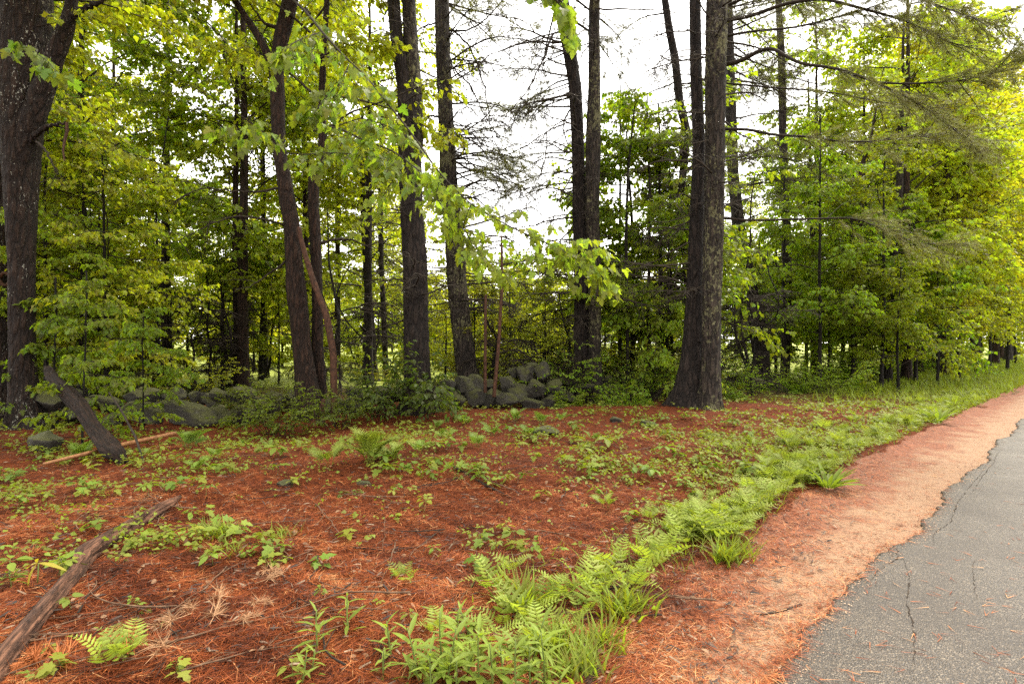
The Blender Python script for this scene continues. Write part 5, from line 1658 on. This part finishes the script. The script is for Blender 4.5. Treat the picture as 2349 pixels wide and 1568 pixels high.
for x, y, lab in [(1900, 1118, "broad leafy dock weed clump at the shoulder's edge nearer the ferns"), (2150, 970, "broad leafy dock weed clump far along the shoulder's edge")]:
    o = root("dock_weed", G(x, y), lab, "weed")
    sz = .30 if x < 2000 else .42
    for k in range(34):
        a = k * 2.4
        el = r.uniform(.5, 2.4)
        X = np.array([math.cos(a), math.sin(a), el])
        l = link("leaf", LANCE_M, o, mat4=m4(np.array([.05 * math.cos(a), .05 * math.sin(a), 0]), X, np.array([-math.cos(a), -math.sin(a), .8]), sz * r.uniform(.6, 1.1)))
        l.scale = (l.scale[0], l.scale[1] * .8, l.scale[2])
        l.color = (*(np.array([.115, .155, .02]) * r.uniform(.8, 1.3)), 1)
# yellow wilted weed by the log
o = root("weed", G(85, 1345), "yellowing bent weed leaves beside the weathered log", "weed")
for k, (X, L) in enumerate([((.5, .1, -.05), .16), ((-.25, -.2, -.5), .16), ((-.6, .1, -.1), .10), ((.2, -.3, .4), .1)]):
    l = link("leaf", LANCE_M, o, mat4=m4(np.array([0, 0, .14]), np.array(X), np.array([0, -.3, 1]), L)); l.color = (.26, .22, .025, 1)
mb = MB(); mb.tube(np.array([[0, 0, -.02], [0.01, 0, .14]]), .004, 5); link("stem", mb.mesh("stem", GREEN_STEM), o)

# grass on the verge
blade = (np.array([[0, .035, 0], [0, -.035, 0], [.5, .028, -.04], [.5, -.028, -.04], [1, 0, -.28]], float), np.array([[0, 1, 3], [0, 3, 2], [2, 3, 4]]))
mb = MB()
r = np.random.default_rng(95)
def blades(x, y, hmin, hmax, spread=.45):
    n0 = len(x)
    a = r.uniform(0, 6.28, n0)
    X = np.stack([np.cos(a) * spread, np.sin(a) * spread, np.ones(n0)], 1) + r.normal(0, .18, (n0, 3))
    N = np.stack([np.cos(a), np.sin(a), np.full(n0, .2)], 1) * -1
    mb.leaves(blade, np.stack([x, y, ground_h(x, y) - .01], 1), X, N, r.uniform(hmin, hmax, n0), r.random(n0))
s0 = 1.6 + 26 * r.random(26000) ** 1.5
e0 = np.abs(r.normal(0, .42, 26000))
cl = wob(np.stack([s0 * 1.4, e0 * 2, 0 * s0], 1), 1.3)
k = (r.random(26000) < (.22 + .6 * cl) * (.25 + .75 * sstep(4, 9, s0))) & (s0 > 2.0)
x, y = from_se(s0[k], grass_edge(s0[k]) + e0[k])
blades(x, y, .06, .2)
for cx_, cy_, nb, sz in [(1425, 1410, 110, .22), (1450, 1395, 60, .2), (1340, 1545, 100, .2), (1300, 1560, 70, .18), (1665, 1290, 110, .22), (1700, 1272, 70, .2), (1195, 1400, 120, .26), (495, 1230, 160, .16), (640, 1235, 90, .12), (520, 1270, 60, .12), (1270, 1500, 160, .2), (1380, 1480, 120, .18)]:
    g = G(cx_, cy_)
    blades(g[0] + r.normal(0, .05, nb), g[1] + r.normal(0, .05, nb), sz * .5, sz * 1.2, .5)
s0 = 13 + 62 * r.random(34000) ** .8; e0 = r.uniform(-.1, 4.5, 34000)
k = (r.random(34000) < sstep(12, 27, s0)) & (e0 < .6 + .16 * s0); s0, e0 = s0[k], e0[k]
x, y = from_se(s0, grass_edge(s0) + e0)
blades(x, y, .15, .42)
o = link("verge_grass", mb.mesh("verge_grass", FERN, False), color=(.15, .18, .018), kind='stuff')
tag(o, "green grass blades along the verge between wood and shoulder", "grass")

# loose grit on the shoulder
mb = MB()
r = np.random.default_rng(97)
s0 = 1.5 + 8 * r.random(9000) ** 1.6
u0 = r.random(9000)
e0 = road_edge(s0) - .12 + (grass_edge(s0) - road_edge(s0) + .1) * u0
x, y = from_se(s0, e0)
n0 = len(x)
oc = (np.array([[1, 0, 0], [-.9, .2, 0], [0, 1, .1], [.1, -.9, 0], [0, .1, .8], [0, 0, -.7]], float), np.array([[0, 2, 4], [2, 1, 4], [1, 3, 4], [3, 0, 4]]))
X = r.normal(0, 1, (n0, 3)) * [1, 1, .2]
zz = np.where(e0 < road_edge(s0), .02, ground_h(x, y) + .006)
mb.leaves(oc, np.stack([x, y, zz], 1), X, np.array([0, 0, 1.]) + r.normal(0, .2, (n0, 3)), r.uniform(.002, .006, n0), r.random(n0))
GR = plain_mat("sand_grit", (.10, .06, .035), (.45, .32, .22), 30, .9, .1)
o = link("grit", mb.mesh("grit", GR, False), kind='stuff')
tag(o, "loose sandy grit on the road shoulder", "grit")
